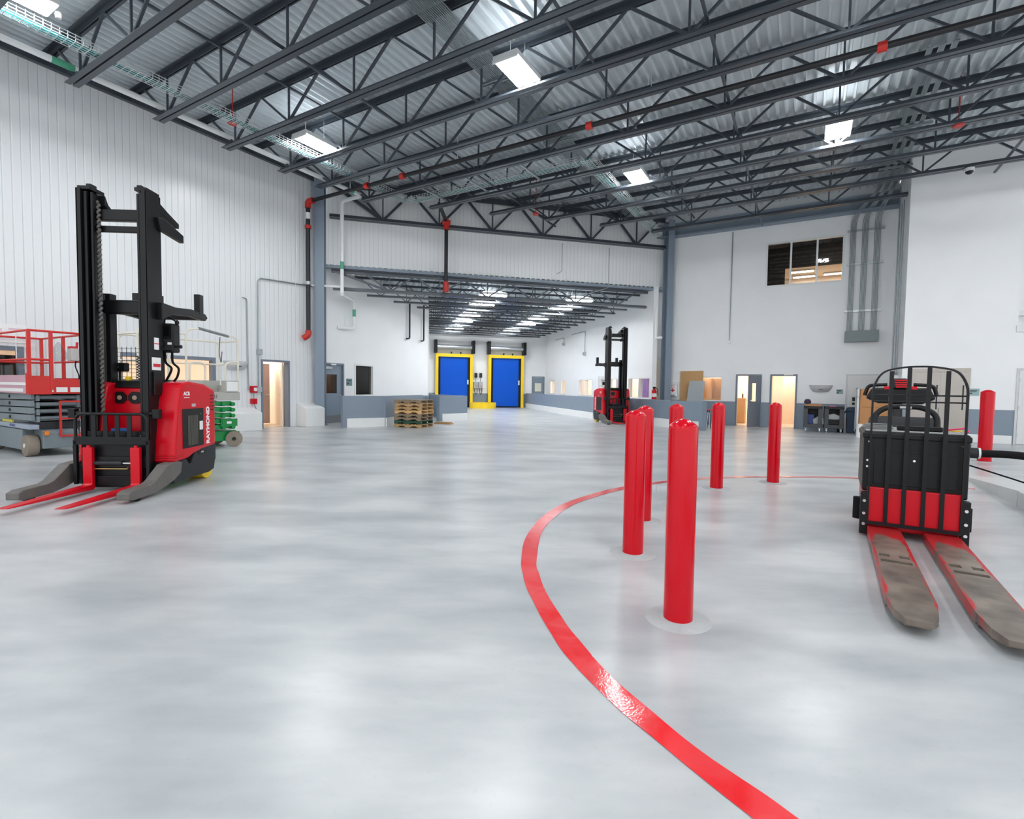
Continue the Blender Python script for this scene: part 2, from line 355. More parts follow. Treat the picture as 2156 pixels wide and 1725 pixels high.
# roof deck: real corrugation, ribs along the depth of the hall (local y)
def deck(name, x0, x1, y0, y1, z, per, dep, m, loc=(0, 0, 0), rot=0):
    prof = []; x = x0
    while x < x1:
        prof += [(x, z), (x+per*.2, z), (x+per*.3, z+dep), (x+per*.9, z+dep)]; x += per
    n = len(prof); mb = MB()
    vs = [(u, y0, w) for u, w in prof]+[(u, y1, w) for u, w in prof]
    mb.add(vs, [(i, i+1, n+i+1, n+i) for i in range(n-1)])
    return struct(name, mb, m, loc, rot)
DECKZ = 8.28
deck('ceiling_hall', WLB-.1, 17, -7, WRA+.1, DECKZ, .2, .09, M_deck, rot=ROTM)
deck('ceiling_corridor', -3, 10.7, 18.3, 33.2, 5.42, .2, .06, M_deck, rot=ROTC)
# left wall with its door and two pass-through openings
dl0, dl1 = onWL(549.5, 800)[0], onWL(609.8, 800)[0]
o10, o11 = onWL(247, 800)[0], onWL(454, 800)[0]
o21 = onWL(50, 740)[0]; o20 = o21-2.3
WLEND = onWL(664, 800)[0]
wall('wall_left', M_panelwall, -7, WLEND, 0, DECKZ, WLB-.25, WLB,
     [(dl0, dl1, -1, 2.1), (o10, o11, .8, 2.07), (o20, o21, .8, 2.07)], 'y', rot=ROTM)
struct('trim_1', MB().box(WLB, WLB+.12, -7, WLEND, 8.02, 8.2), M_joist, rot=ROTM)
# back right wall
d1a, d1b = onWR(1548, 840)[0], onWR(1602.5, 840)[0]
d2a, d2b = onWR(1620, 840)[0], onWR(1677.5, 840)[0]
wba, wbb = onWR(1477, 820)[0], onWR(1521, 820)[0]
uwa, uwb = onWR(1612, 560)[0], onWR(1778, 545)[0]
RETB = 2.42
WRS = -5.5
wall('wall_right', M_cmuw, WRS, RETB, 0, DECKZ+.1, WRA, WRA+.2,
     [(d1a, d1b, -1, 1.98), (d2a, d2b, -1, 1.98), (wba, wbb, .92, 1.9), (uwa, uwb, 5.2, 6.84)], 'x', rot=ROTM)
struct('trim_2', MB().box(WRS, RETB, WRA-.14, WRA, 7.5, 7.95).box(WRS, RETB, WRA-.32, WRA+.02, 7.46, 7.52).box(WRS, RETB, WRA-.32, WRA+.02, 7.92, 7.98), M_greyp, rot=ROTM)
# projecting block of wall with its return, and the recess to its right
BLKR = 4.86
struct('wall_block', MB().box(RETB, BLKR, WBA, WRA, 0, DECKZ-.02), M_cmuw, rot=ROTM)
struct('wall_far_right', MB().box(BLKR, 9, WBA, WRA, 0, 3.17).box(BLKR, 9, WBA+.7, WRA, 3.17, DECKZ-.02), M_cmuw, rot=ROTM)
struct('trim_3', MB().box(BLKR-.03, 9, WBA-.03, WBA+.1, 3.05, 3.22).box(BLKR, 9, WBA+.55, WBA+.71, 3.55, 3.7), M_trimw, rot=ROTM)
struct('baseboard_block', MB().box(RETB, BLKR, WBA-.03, WBA, 0, .23), M_trimw, rot=ROTM, bevel=.005)
# corridor shell
wl = G(681, 894); wr_ = G(1401, 890.3); HL = V((wl.x, wl.y, 0)); HR_ = V((wr_.x, wr_.y, 0))
ROTH = atan2(HR_.y-HL.y, HR_.x-HL.x); HLEN = (HR_-HL).length
def HD(x, y, z=0): return HL+V((cos(ROTH)*x-sin(ROTH)*y, sin(ROTH)*x+cos(ROTH)*y, z))
struct('wall_header', MB().box(-.3, HLEN+.2, .3, .45, 5.42, DECKZ+.1), M_panelhead, loc=HL, rot=ROTH)
struct('trim_4', MB().box(0, HLEN, .12, .32, 5.34, 5.44), M_greyp, loc=HL, rot=ROTH)
WIO = V((-6.6, 17.25, 0)); WIA = 27.0; ROTI = R(90-WIA)
def onWI(px, py):
    p = PV(px, py, WIO, WIA); return (p.xy-WIO.xy).length, p.z
CORN = onWI(902, 720)[0]
wi_d0, wi_d1 = .0, onWI(724, 800)[0]
wi_w0, wi_w1 = onWI(746, 800)[0], onWI(786.5, 800)[0]
wall('wall_corridor_left', M_cmu, -.25, CORN, 0, 5.4, 0, .2, [(wi_d0, wi_d1, -1, 2.13), (wi_w0, wi_w1, .94, 2.15)], 'x', loc=WIO, rot=ROTI)
struct('baseboard_corridor_left', MB().box(wi_d1, CORN, -.012, 0, 0, .93), M_greyp, loc=WIO, rot=ROTI)
corner = WIO+V((sin(R(WIA)), cos(R(WIA)), 0))*CORN
FC = 32.3
struct('wall_corridor_end', MB().box(-2.2, 10.6, FC, FC+.2, 0, 5.5), M_cmuw, rot=ROTC)
cc, cd_ = cdof(corner)
struct('wall_corridor_side', MB().box(cd_-2.5, cd_+.02, cc-.02, cc+.18, 0, 5.4), M_cmu, rot=ROTC)
WCD = 10.38
def onWC(px, py):
    p = PV(px, py, CD(0, WCD), -TC); return cdof(p)[0], p.z
cw = [(onWC(b, 810)[0], onWC(a, 810)[0]) for a, b in ((1159, 1169), (1181, 1191), (1219, 1247), (1265, 1302), (1323, 1369))]
wall('wall_corridor_right', M_cmu, 18.28, FC+.1, 0, 5.5, WCD, WCD+.2, [(a, b, .95, 1.85) for a, b in cw], 'y', rot=ROTC)
# low guard walls with white kerbs
def lowwall(name, pts, h, t, kerb_n, cap=True):
    # pts: list of floor points along the face towards the hall; kerb on that side
    mb = MB(); kb = MB()
    for i in range(len(pts)-1):
        p, q = pts[i], pts[i+1]; d = (q-p).normalized(); n = V((-d.y, d.x, 0))*kerb_n
        a, b = p-d*(t/2 if i else 0), q
        vs = [a, b, b-n*t, a-n*t]
        poly = [(v.x, v.y) for v in vs]; mb.prism(poly, 0, h, 'z')
        ks = [a+d*(.12 if i == 0 else 0), b, b+n*.05, a+n*.05+d*(.12 if i == 0 else 0)]
        kb.prism([(v.x, v.y) for v in ks], 0, .29, 'z')
    o = struct(name, mb, M_greyp); k = struct('kerb', kb, M_trimw, parent=o); k['label'] = 'white base kerb'
    return o
lowwall('wall_guard_left', [G(722, 901), G(815, 897.6), corner+V((.35, -3.2, 0))], 1.01, .22, -1)
g1, g2 = G(925, 887.5), G(982.5, 885)
lowwall('wall_guard_centre', [g1, g2], .97, .2, -1)
g3 = corner+V((.1, .3, 0))
dd = (g3-g2).normalized(); nn = V((-dd.y, dd.x, 0))
struct('wall_guard_centre_side', MB().prism([(v.x, v.y) for v in (g2-nn*.02, g3-nn*.02, g3+nn*.2, g2+nn*.2)], 0, .985, 'z'), M_greyp)
hr = [G(1477, 906.9), G(1406, 899.7), G(1335, 889.8), G(1247.5, 882.6), CD(FC-.1, cdof(G(1113, 859.5))[1])]
lowwall('wall_guard_right', hr, .97, .22, 1)
# columns
def column(name, loc, rot, h, w, dd_, label):
    t = thing(name, label, 'column', loc, rot)
    part('web', MB().box(-w/2+.03, w/2-.03, -.012, .012, 0, h), M_column, t)
    for s in (-1, 1): part('flange', MB().box(s*w/2-.012, s*w/2+.012, -dd_/2, dd_/2, 0, h), M_column, t)
    part('base_plate', MB().box(-w/2-.05, w/2+.05, -dd_/2-.05, dd_/2+.05, 0, .02), M_column, t)
    return t
column('steel_column', G(672.5, 896)+V((0, 0.12, 0)), R(100), 8.1, .34, .3, 'blue-grey steel column at the left side of the corridor opening, beside the black riser pipe')
column('steel_column', G(1401, 891)+V((0, .14, 0)), R(104), 8.1, .34, .27, 'blue-grey steel column at the right side of the corridor opening, near the first-aid cabinet')
# thin conduits on the header panel are added below
# ------------------------------------------------------------------ rooms behind the openings
def room(tag_, x0, x1, y0, y1, z0, z1, loc, rot, wm=M_cream_room, fm=M_room_floor, cm=M_cream_room, open_=None):
    mb = MB(); t = .1
    if open_ != 'x1': mb.box(x1, x1+t, y0, y1, z0, z1)
    if open_ != 'x0': mb.box(x0-t, x0, y0, y1, z0, z1)
    if open_ != 'y1': mb.box(x0, x1, y1, y1+t, z0, z1)
    if open_ != 'y0': mb.box(x0, x1, y0-t, y0, z0, z1)
    struct('wall_'+tag_, mb, wm, loc, rot)
    struct('ceiling_'+tag_, MB().box(x0, x1, y0, y1, z1, z1+t), cm, loc, rot)
    struct('floor_'+tag_, MB().box(x0, x1, y0, y1, z0-.05, z0+.012), fm, loc, rot)
room('office', -4.0, 2.3, WRA+.2, WRA+3.4, 0, 2.6, (0, 0, 0), ROTM, open_='y0')
struct('wall_office_partition', MB().box((d1b+d2a)/2-.05, (d1b+d2a)/2+.05, WRA+.2, WRA+3.4, 0, 2.6).box((wbb+d1a)/2-.05, (wbb+d1a)/2+.05, WRA+.2, WRA+2.6, 0, 2.6), M_cream_room, rot=ROTM)
room('upper_office', uwa-1.2, uwb+1.2, WRA+.2, WRA+5, 4.6, 7.3, (0, 0, 0), ROTM, wm=M_cream_room, cm=M_upper, fm=M_room_floor, open_='y0')
struct('wall_upper_partition', MB().box(uwa-1.1, uwa+.55, WRA+2.4, WRA+2.5, 4.6, 7.2).box(uwa+.55, uwb+1.1, WRA+2.4, WRA+2.5, 6.35, 7.2), M_upper, rot=ROTM)
struct('ceiling_upper_drop', MB().box(uwa+.4, uwb+1.1, WRA+2.5, WRA+4.95, 6.4, 6.45), M_cream_room, rot=ROTM)
room('side_office', WLB-3.6, WLB-.25, -1, WLEND-.6, 0, 2.7, (0, 0, 0), ROTM, open_='x1')
room('dock_office', WCD+.2, WCD+2.2, 18.7, FC, 0, 2.6, (0, 0, 0), ROTC, open_='x0')
room('corridor_office', 0, CORN-.3, .2, 3.2, 0, 2.6, WIO, ROTI, open_='y0', wm=sm('dim_room_wall', 150, 140, 128, .7), cm=M_tan)
def panel_lamp(loc, rot, m, label, sx=.6, sy=1.2, grp=None):
    t = thing('ceiling_panel_light', label, 'ceiling light', loc, rot, grp)
    part('frame', MB().box(-sx/2-.03, sx/2+.03, -sy/2-.03, sy/2+.03, 0, .05), M_trimw, t)
    part('diffuser', MB().box(-sx/2, sx/2, -sy/2, sy/2, -.01, .0), m, t)
    return t
for i, (b, lab) in enumerate(((-3.7, 'recessed warm panel light in the room behind the plywood'), ((d1a+d1b)/2, 'recessed warm panel light in the room behind the half-open blue-grey door'), ((d2a+d2b)/2, 'recessed warm panel light in the room behind the right open doorway'))):
    panel_lamp(AB(WRA+1.8, b, 2.55), ROTM, M_warm, lab)
for a, lab in ((2.7, 'warm panel light in the room behind the red scissor lift'), (6.6, 'warm panel light in the room behind the white-railed lift'), (dl0+.5, 'warm panel light in the room behind the left doorway')):
    panel_lamp(AB(a, WLB-1.7, 2.65), ROTM, M_warm, lab)
panel_lamp(WIO+V((cos(ROTI), sin(ROTI), 0))*1.6-V((sin(ROTI), -cos(ROTI), 0))*1.7+V((0, 0, 2.55)), ROTI, M_fillpanel, 'added dim fill panel brightening the room behind the closed grey door')  # fill lamp added to brighten the corridor office behind window and door pane
for k, c in enumerate((20.5, 23.5, 26.5, 30)):
    panel_lamp(CD(c, WCD+1.2, 2.55), ROTC, M_warm, ['warm panel light behind the corridor window nearest the grey column', 'warm panel light behind the window hidden by the distant reach truck', 'warm panel light behind the middle corridor window', 'warm panel light behind the two narrow corridor windows'][k])
for b, y, z, lab in ((uwa+1.15, 3.3, 6.34, 'left lower glowing panel light seen through the upper window'), (uwa+1.2, 4.4, 6.34, 'far left glowing panel light seen through the upper window'), (uwb-.1, 4.3, 6.34, 'right lower glowing panel light seen through the upper window'), (uwb-.2, 1.1, 7.1, 'bright panel light under the dark ceiling behind the upper window')):
    panel_lamp(AB(WRA+y, b, z), ROTM, M_warm2, lab, .8, .25)
# ------------------------------------------------------------------ windows and doors of the setting
def window(n, x0, x1, z0, z1, y, loc, rot, mull=(), fm=M_trimw, gm=M_glass, fw=.05, along='x', dep=.16, side=-1):
    fr = MB(); pn = MB()
    def bx(mb, a, b, c, d, e, f):   # a..b along, c..d across, e..f up
        if along == 'x': mb.box(a, b, c, d, e, f)
        else: mb.box(c, d, a, b, e, f)
    lo, hi = min(y+side*.02, y-side*dep), max(y+side*.02, y-side*dep)
    bx(fr, x0, x1, lo, hi, z0, z0+fw); bx(fr, x0, x1, lo, hi, z1-fw, z1)
    bx(fr, x0, x0+fw, lo, hi, z0+fw, z1-fw); bx(fr, x1-fw, x1, lo, hi, z0+fw, z1-fw)
    for m in mull: bx(fr, m-fw/2, m+fw/2, lo, hi, z0+fw, z1-fw)
    f = struct('window_%d' % n, fr, fm, loc, rot)
    ed = [x0+fw, *[v for m in mull for v in (m-fw/2, m+fw/2)], x1-fw]; mid = y-side*dep*.5
    for i in range(0, len(ed), 2):
        p = MB(); bx(p, ed[i], ed[i+1], mid-.003, mid+.003, z0+fw, z1-fw)
        part('pane', p, gm, f)
    return f
w3 = (uwb-uwa)/3
window(1, uwa, uwb, 5.2, 6.84, WRA, (0, 0, 0), ROTM, (uwa+w3, uwa+2*w3), fw=.06)
window(2, wba, wbb, .92, 1.9, WRA, (0, 0, 0), ROTM, (), fw=.05)
window(3, wi_w0, wi_w1, .94, 2.15, 0, WIO, ROTI, (), gm=M_glassd, fw=.06)
for i, (a, b) in enumerate(cw):
    window(4+i, a, b, .95, 1.85, WCD, (0, 0, 0), ROTC, ((a+b)/2,) if b-a > 1 else (), fw=.05, along='y')
window(9, o10, o11, .8, 2.07, WLB, (0, 0, 0), ROTM, (), fm=M_frame, fw=.09, along='y', side=1)
window(10, o20, o21, .8, 2.07, WLB, (0, 0, 0), ROTM, (), fm=M_frame, fw=.09, along='y', side=1)
def doorframe(n, x0, x1, h, y, loc, rot, along='x', side=-1, m=M_frame, fw=.06, dep=.2):
    fr = MB(); lo, hi = min(y+side*.02, y-side*dep), max(y+side*.02, y-side*dep)
    def bx(a, b, e, f):
        if along == 'x': fr.box(a, b, lo, hi, e, f)
        else: fr.box(lo, hi, a, b, e, f)
    bx(x0, x1, h-fw, h); bx(x0, x0+fw, 0, h-fw); bx(x1-fw, x1, 0, h-fw)
    return struct('door_%d' % n, fr, m, loc, rot)
def leaf(parent, w, h, loc, rot, m=M_greyp, vis=(.2, .62, 1.0, 1.75), lever=True, vm=M_glass, hinge_right=False, kick=None):
    a, b, c, d = vis if vis else (0, 0, 0, 0)
    mb = MB()
    if vis:
        for q in ((0, w, 0, c), (0, w, d, h), (0, a, c, d), (b, w, c, d)): mb.box(q[0], q[1], -.022, .022, q[2], q[3])
    else: mb.box(0, w, -.022, .022, 0, h)
    o = part('leaf', mb, m, parent, loc=loc, rot=rot)
    if vis: part('pane', MB().box(a, b, -.004, .004, c, d), vm, o)
    if lever:
        part('handle', MB().tube([(w-.08, -.022, .98), (w-.08, -.07, .98), (w-.2, -.07, .98)], .012, 8).tube([(w-.08, .022, .98), (w-.08, .07, .98), (w-.2, .07, .98)], .012, 8), M_chrome, o)
    if kick: part('kick_plate', MB().box(.03, w-.03, -.026, -.02, .03, kick), kickm, o)
    return o
kickm = mat('kick_plate_steel', (.36, .36, .36), .35, .8)
# door 1: left wall, leaf folded open inwards; mauve inner door behind
D = doorframe(1, dl0, dl1, 2.1, WLB, (0, 0, 0), ROTM, 'y', 1)
leaf(D, .82, 2.02, (WLB-.25, dl1-.07, .01), R(150), M_cream_room, (.28, .46, 1.0, 1.8))
ie = ab(PV(567.5, 800, AB(0, WLB-1.3), TA))[0]
o = part('inner_door', MB().box(WLB-1.35, WLB-1.3, ie-1.0, ie, .05, 2.02), M_mauve, D, label='mauve inner door')
part('pane', MB().box(WLB-1.3, WLB-1.29, ie-.72, ie-.28, 1.05, 1.75), M_glassd, o)
part('handle', MB().tube([(WLB-1.3, ie-.09, 1.0), (WLB-1.22, ie-.09, 1.0), (WLB-1.22, ie-.2, 1.0)], .014), M_chrome, o)
# door 2: corridor left, closed
D = doorframe(2, wi_d0, wi_d1, 2.13, 0, WIO, ROTI, 'x', -1, fw=.07, m=M_frame)
lf = leaf(D, wi_d1-wi_d0-.14, 2.05, (wi_d0+.07, .06, .01), 0, M_greyp, (.1, wi_d1-wi_d0-.36, 1.05, 1.72), vm=M_glassd, kick=.26)
part('door_closer', MB().box(.05, .4, -.09, -.025, 1.9, 1.99), M_galv, lf)
part('exit_light', MB().box(wi_d0+.4, wi_d0+.62, -.06, -.02, 2.05, 2.1), M_trimw, D)
# doors 3 and 4: back right wall
D = doorframe(3, d1a, d1b, 1.98, WRA, (0, 0, 0), ROTM)
leaf(D, .98, 1.9, (d1b-.05, WRA-.04, .012), R(252), M_frame, (.3, .72, .95, 1.62))
D = doorframe(4, d2a, d2b, 1.98, WRA, (0, 0, 0), ROTM)
part('header_light', MB().box(d2a+.45, d2a+.75, WRA-.05, WRA-.018, 1.94, 1.99), M_trimw, D)
part('inner_door', MB().box(d2a+.35, d2b-.08, WRA+2.3, WRA+2.35, .01, 1.95), sm('pale_door', 240, 214, 186, .5), D)
# door 5: white door in the back right wall, door 6: white door in the far right wall
b5a, b5b = onWR(1779.5, 840)[0], 2.1
D = doorframe(5, b5a, b5b, 1.98, WRA, (0, 0, 0), ROTM, m=M_doorw, fw=.05, dep=.005)
lf = part('leaf', MB().box(b5a+.06, b5b-.06, WRA-.012, WRA-.004, .01, 1.91), M_doorl, D)
part('keypad', MB().box(b5a+.2, b5a+.28, WRA-.05, WRA-.012, 1.05, 1.18).box(b5a+.2, b5a+.28, WRA-.05, WRA-.012, .92, 1.0), M_dark, lf, bevel=.01)
b6 = onWB(2140, 800)[0]
D = doorframe(6, b6, b6+1.05, 2.07, WBA, (0, 0, 0), ROTM, m=M_doorw, fw=.05, dep=.005)
lf = part('leaf', MB().box(b6+.06, b6+1.0, WBA-.012, WBA-.004, .01, 2.0), M_doorl, D)
for z in (.25, 1.0, 1.75): part('hinge', MB().box(b6+.045, b6+.075, WBA-.03, WBA-.01, z-.06, z+.06), M_galv, lf)
# door 7: stainless double door on the block
s0, s1 = onWB(1915, 840)[0], onWB(2041, 840)[0]
D = doorframe(7, s0, s1, 2.08, WBA, (0, 0, 0), ROTM, m=M_steeldoor, fw=.1, dep=.03)
for a_, b_ in ((s0+.1, (s0+s1)/2-.01), ((s0+s1)/2+.01, s1-.1)):
    lf = part('leaf', MB().box(a_, b_, WBA-.018, WBA-.003, .01, 1.97), M_steeldoor, D)
    part('lock_rail', MB().box(b_-.06, b_-.03, WBA-.03, WBA-.018, .9, 1.6), M_dark, lf)
# door 8: small grey door at the corridor end
def onWF(px, py):
    p = PV(px, py, CD(FC, 0), 90-TC); return cdof(p)[1], p.z
f8a, f8b = onWF(1120, 815)[0], onWF(1146, 815)[0]
D = doorframe(8, f8a, f8b, 2.1, FC, (0, 0, 0), ROTC, dep=.005)
lf = part('leaf', MB().box(f8a+.06, f8b-.06, FC-.012, FC-.004, .01, 2.03), M_greyp, D)
part('pane', MB().box(f8a+.2, f8b-.22, FC-.016, FC-.012, 1.1, 1.65), sm('frosted_pane', 226, 226, 206, .3), lf)
# blue roll-up dock doors
def dock(px0, px1, label, n):
    x0, x1 = onWF(px0, 850)[0], onWF(px1, 850)[0]
    t = thing('rollup_door', label, 'roll-up door', CD(FC, (x0+x1)/2, 0), ROTC, 'blue dock doors'); w = (x1-x0)/2; h = 3.45
    part('curtain', MB().box(-w+.15, w-.3, -.16, -.13, .08, h-.2), M_blue, t)
    part('bottom_seal', MB().box(-w+.15, w-.25, -.18, -.12, 0.01, .09), M_rubber, t)
    part('frame', MB().box(-w, -w+.18, -.3, -.12, 0, h).box(w-.18, w, -.3, -.12, 0, h).box(-w+.18, w-.18, -.3, -.12, h-.2, h), M_yellow, t)
    for s in (-1, 1): part('side_track', MB().box(s*(w-.25)-.07, s*(w-.25)+.07, -.22, -.14, 0.01, h-.22), M_blackp, t)
    part('roll_drum', MB().cyl((-w+.1, -.35, h+.42), (w-.1, -.35, h+.42), .15, 20), M_galv, t, smooth=True)
    for s in (-1, 1): part('end_bracket', MB().box(s*w-.1, s*w+.1, -.55, -.02, h+.02, h+.85), M_blackp, t, bevel=.03)
    for x in (-.2, .4): part('sensor', MB().box(x-.04, x+.04, -.36, -.28, h+.0, h+.12), M_blackp, t)
    part('pull_handle', MB().box(w-.36, w-.28, -.26, -.2, 1.5, 1.8), M_trimw, t)
dock(915.5, 993.5, 'blue roll-up dock door in yellow frame, left of the pair at the corridor end', 0)
dock(1026, 1099.5, 'blue roll-up dock door in yellow frame, right of the pair, its full height visible', 1)
bar0, bar1 = onWF(994, 850)[0], onWF(1027, 850)[0]
single('floor_guard', MB().lathe([(.85, 0), (.85, .36), (.72, .36), (.72, 0)], n=32), M_yellow, 'low round yellow guard on the floor between the two blue dock doors', 'guard', CD(FC-1.0, (bar0+bar1)/2), ROTC)
for px, lab in ((1001.5, 'grey door control box beside the left blue dock door'), (1011.5, 'grey door control box beside the right blue dock door')):
    x, z = onWF(px, 815)
    t = thing('control_box', lab, 'control box', CD(FC, x, 0), ROTC, 'dock door control boxes')
    part('enclosure', MB().box(-.14, .14, -.16, 0, 1.25, 1.68), sm('box_grey', 170, 174, 176, .4), t, bevel=.01)
    part('button', MB().cyl((0, -.2, 1.4), (0, -.16, 1.4), .03, 12), M_redink, t)
    part('conduit', MB().cyl((0, -.04, 1.68), (0, -.04, 2.1), .02, 8), M_cond, t)
    part('switch_box', MB().box(-.09, .09, -.12, 0, 1.95, 2.25), M_dark, t, bevel=.02)
    part('cable', MB().tube([(.08, -.08, 1.25), (.08, -.1, 1.0), (.0, -.12, .85), (-.08, -.1, 1.0), (-.08, -.08, 1.25)], .02, 6), M_rubber, t)
# ================================================================== ROOF STEEL
ZB, ZT = 7.25, 8.2
def chord(mb, x0, x1, z, s, up, gap=.03, y=0):
    t = .012; d = -1 if up else 1
    for sg in (-1, 1):
        a, b = sorted((y+sg*gap/2, y+sg*(gap/2+t))); mb.box(x0, x1, a, b, min(z, z-d*s*-1) if 0 else min(z, z+d*s), max(z, z+d*s))
        a, b = sorted((y+sg*(gap/2+t), y+sg*(gap/2+s))); mb.box(x0, x1, a, b, min(z, z+d*t), max(z, z+d*t))
    return mb
WEB = {}
def web(key, fn, m):
    if key not in WEB: WEB[key] = fn().mesh('web_member', m)
    return WEB[key]
def joist(label, a, b0, b1, bb0, ph, sp=2.1, zb=ZB, zt=ZT, s=.1, rot=ROTM, pos=AB, m=M_joist, grp='open-web roof joists of the hall', cat='roof joist', bb1=None, w=.045, ys=0, name='roof_joist', locf=None):
    t = thing(name, label, cat, locf or pos(a, 0, 0), rot, grp)
    part('top_chord', chord(MB(), b0, b1, zt, s*1.05, True), m, t)
    part('bottom_chord', chord(MB(), bb0, bb1 or b1, zb, s, False), m, t)
    h0, h1 = zb+s*.5, zt-s*.6
    k = math.ceil((bb0+.05-ph)/sp); b = ph+k*sp; end = (bb1 or b1)-.05
    first = True
    while b < end:
        for dx in (-sp/2, sp/2):
            if b+dx < b0+.02 or b+dx > b1-.02: continue
            me = web((name, 'd', dx, zb), lambda: MB().bar((0, 0, h0), (dx, 0, h1), w, w), m)
            link('web_member', me, t, (b, 0, 0))
        me = web((name, 'v', zb), lambda: MB().bar((0, 0, h0), (0, 0, h1), w*.8, w*.8), m); link('web_member', me, t, (b, 0, 0))
        if first and b-sp/2 < b0+.02 and b-b0 > .3:
            part('end_web', MB().bar((b, 0, h0), (b0+.15, 0, h1), w*1.3, w*1.3), m, t)
        if first and grp.startswith('open') and b-bb0 < .9:
            part('end_web', MB().bar((b-.06, .02, h0), (b-sp/2-.35, .02, h1), w, w).bar((b-.06, -.04, h0), (b-sp/2-.35, -.04, h1), w, w), m, t)
        first = False
        b += sp
    return t
def hb(a): return -14.2+(a-11.38)*.995
JA = [1.25, 2.78, 4.3, 5.84, 7.36, 8.9, 10.12, 11.57, 13.1, 14.55, 15.95, 17.45]
jl = ['dark roof joist nearest the camera, overhead beyond the top of the photo', 'dark roof joist crossing the top left corner of the photo', 'dark roof joist whose left end is the nearest one seen above the left wall',
      'dark roof joist whose left end is second nearest, above the left reach truck', 'dark roof joist just in front of the two nearest high-bay lights', 'dark roof joist just behind the two nearest high-bay lights',
      'brightly lit roof joist running alongside the black sprinkler main', 'roof joist first behind the black sprinkler main, ending at the header girder', 'roof joist just behind the wire basket that crosses the hall',
      'roof joist just behind the two far high-bay lights', 'roof joist crossing the top of the white wall block', 'roof joist with the white dome camera, last before the white wall block']
for i, a in enumerate(JA):
    b0 = WLB+.02 if a < 11.4 else hb(a)+.1
    bb = -12.82 if a < 11.4 else hb(a)+1.5
    joist(jl[i], a, b0, 16.8, bb, -12.4 if a < 9 else -12.2)
joist('short dark grey roof joist between the white block and the back right wall', 19.0, hb(19)+.1, RETB-.02, hb(19)+1.4, -12.2, grp='open-web roof joists of the hall')
# bridging lines between joists (along the depth)
for b, z, lab in ((-8.3, ZB+.12, 'thin bottom-chord bridging angle across the joists above the left truck'), (-1.6, ZB+.12, 'thin bottom-chord bridging angle across the joists left of the right-hand light'), (4.2, ZB+.12, 'thin bottom-chord bridging angle across the joists near the dome camera'), (-10.3, ZT-.16, 'thin top-chord bridging angle across the joists near the left wall'), (-4.0, ZT-.16, 'thin top-chord bridging angle across the joists beside the conduit rack')):
    a1 = 20.6 if b > -5 else 11.38+(b+14.2)/.995-.2
    if b > RETB: a1 = WBA-.05
    single('bridging_angle', MB().box(b-.025, b+.025, .6, a1, z, z+.04), M_joist, lab, 'bridging', (0, 0, 0), ROTM, 'bridging angles under the roof')
# header girder and lower girder over the corridor opening
def girder(name, label, y, zb, zt, x0, x1, xb0, xb1, sp, ph, s, w):
    t = thing(name, label, 'girder', HD(0, y), ROTH)
    part('top_chord', chord(MB(), x0, x1, zt, s, True, .04), M_joist, t)
    part('bottom_chord', chord(MB(), xb0, xb1, zb, s, False, .04), M_joist, t)
    x = ph
    while x < x1-.3:
        for dx in (-sp/2, sp/2):
            if x0 < x+dx < x1: part('web_member', MB().bar((x, 0, zb+s*.5), (x+dx, 0, zt-s*.5), w, w), M_joist, t)
        part('web_member', MB().bar((x, 0, zb+s*.5), (x, 0, zt-s*.5), w*.6, w*.6), M_joist, t)
        x += sp
    part('end_web', MB().bar((ph, 0, zb+s*.5), (x0+.1, 0, zt-s*.5), w*1.4, w*1.4), M_joist, t)
    return t
girder('header_girder', 'dark steel truss girder spanning the corridor opening in front of the white ribbed panel', .12, 7.02, 8.2, .2, HLEN-.2, .2, HLEN-.15, 1.95, 1.95, .13, .075)
girder('corridor_girder', 'lower dark steel truss over the corridor mouth, under the white ribbed panel', .2, 4.62, 5.3, .25, HLEN-.85, .3, HLEN-.9, 1.75, 2.2, .1, .05)
# corridor joists
for k in range(12):
    c = 19.45+1.12*k
    dl = cdof(corner)[1] if c > cc else None
    # left end on the corridor's left wall
    if c < cc:
        s_ = (c-cdof(WIO)[0])/(cdof(corner)[0]-cdof(WIO)[0]); d0 = cdof(WIO)[1]+s_*(cdof(corner)[1]-cdof(WIO)[1])
    else: d0 = cd_-.6
    n_ = ['first', 'second', 'third', 'fourth', 'fifth', 'sixth', 'seventh', 'eighth', 'ninth', 'tenth', 'eleventh', 'twelfth'][k]
    joist('small dark roof joist of the corridor, %s counted from the opening towards the blue doors' % n_, c, d0+.08, WCD-.02, d0+.5, d0+1.0, 1.5, 4.66, 5.36, .07, ROTC, lambda a, b, z=0: CD(a, b, z), grp='corridor roof joists', bb1=WCD-.6, w=.03, name='corridor_joist')
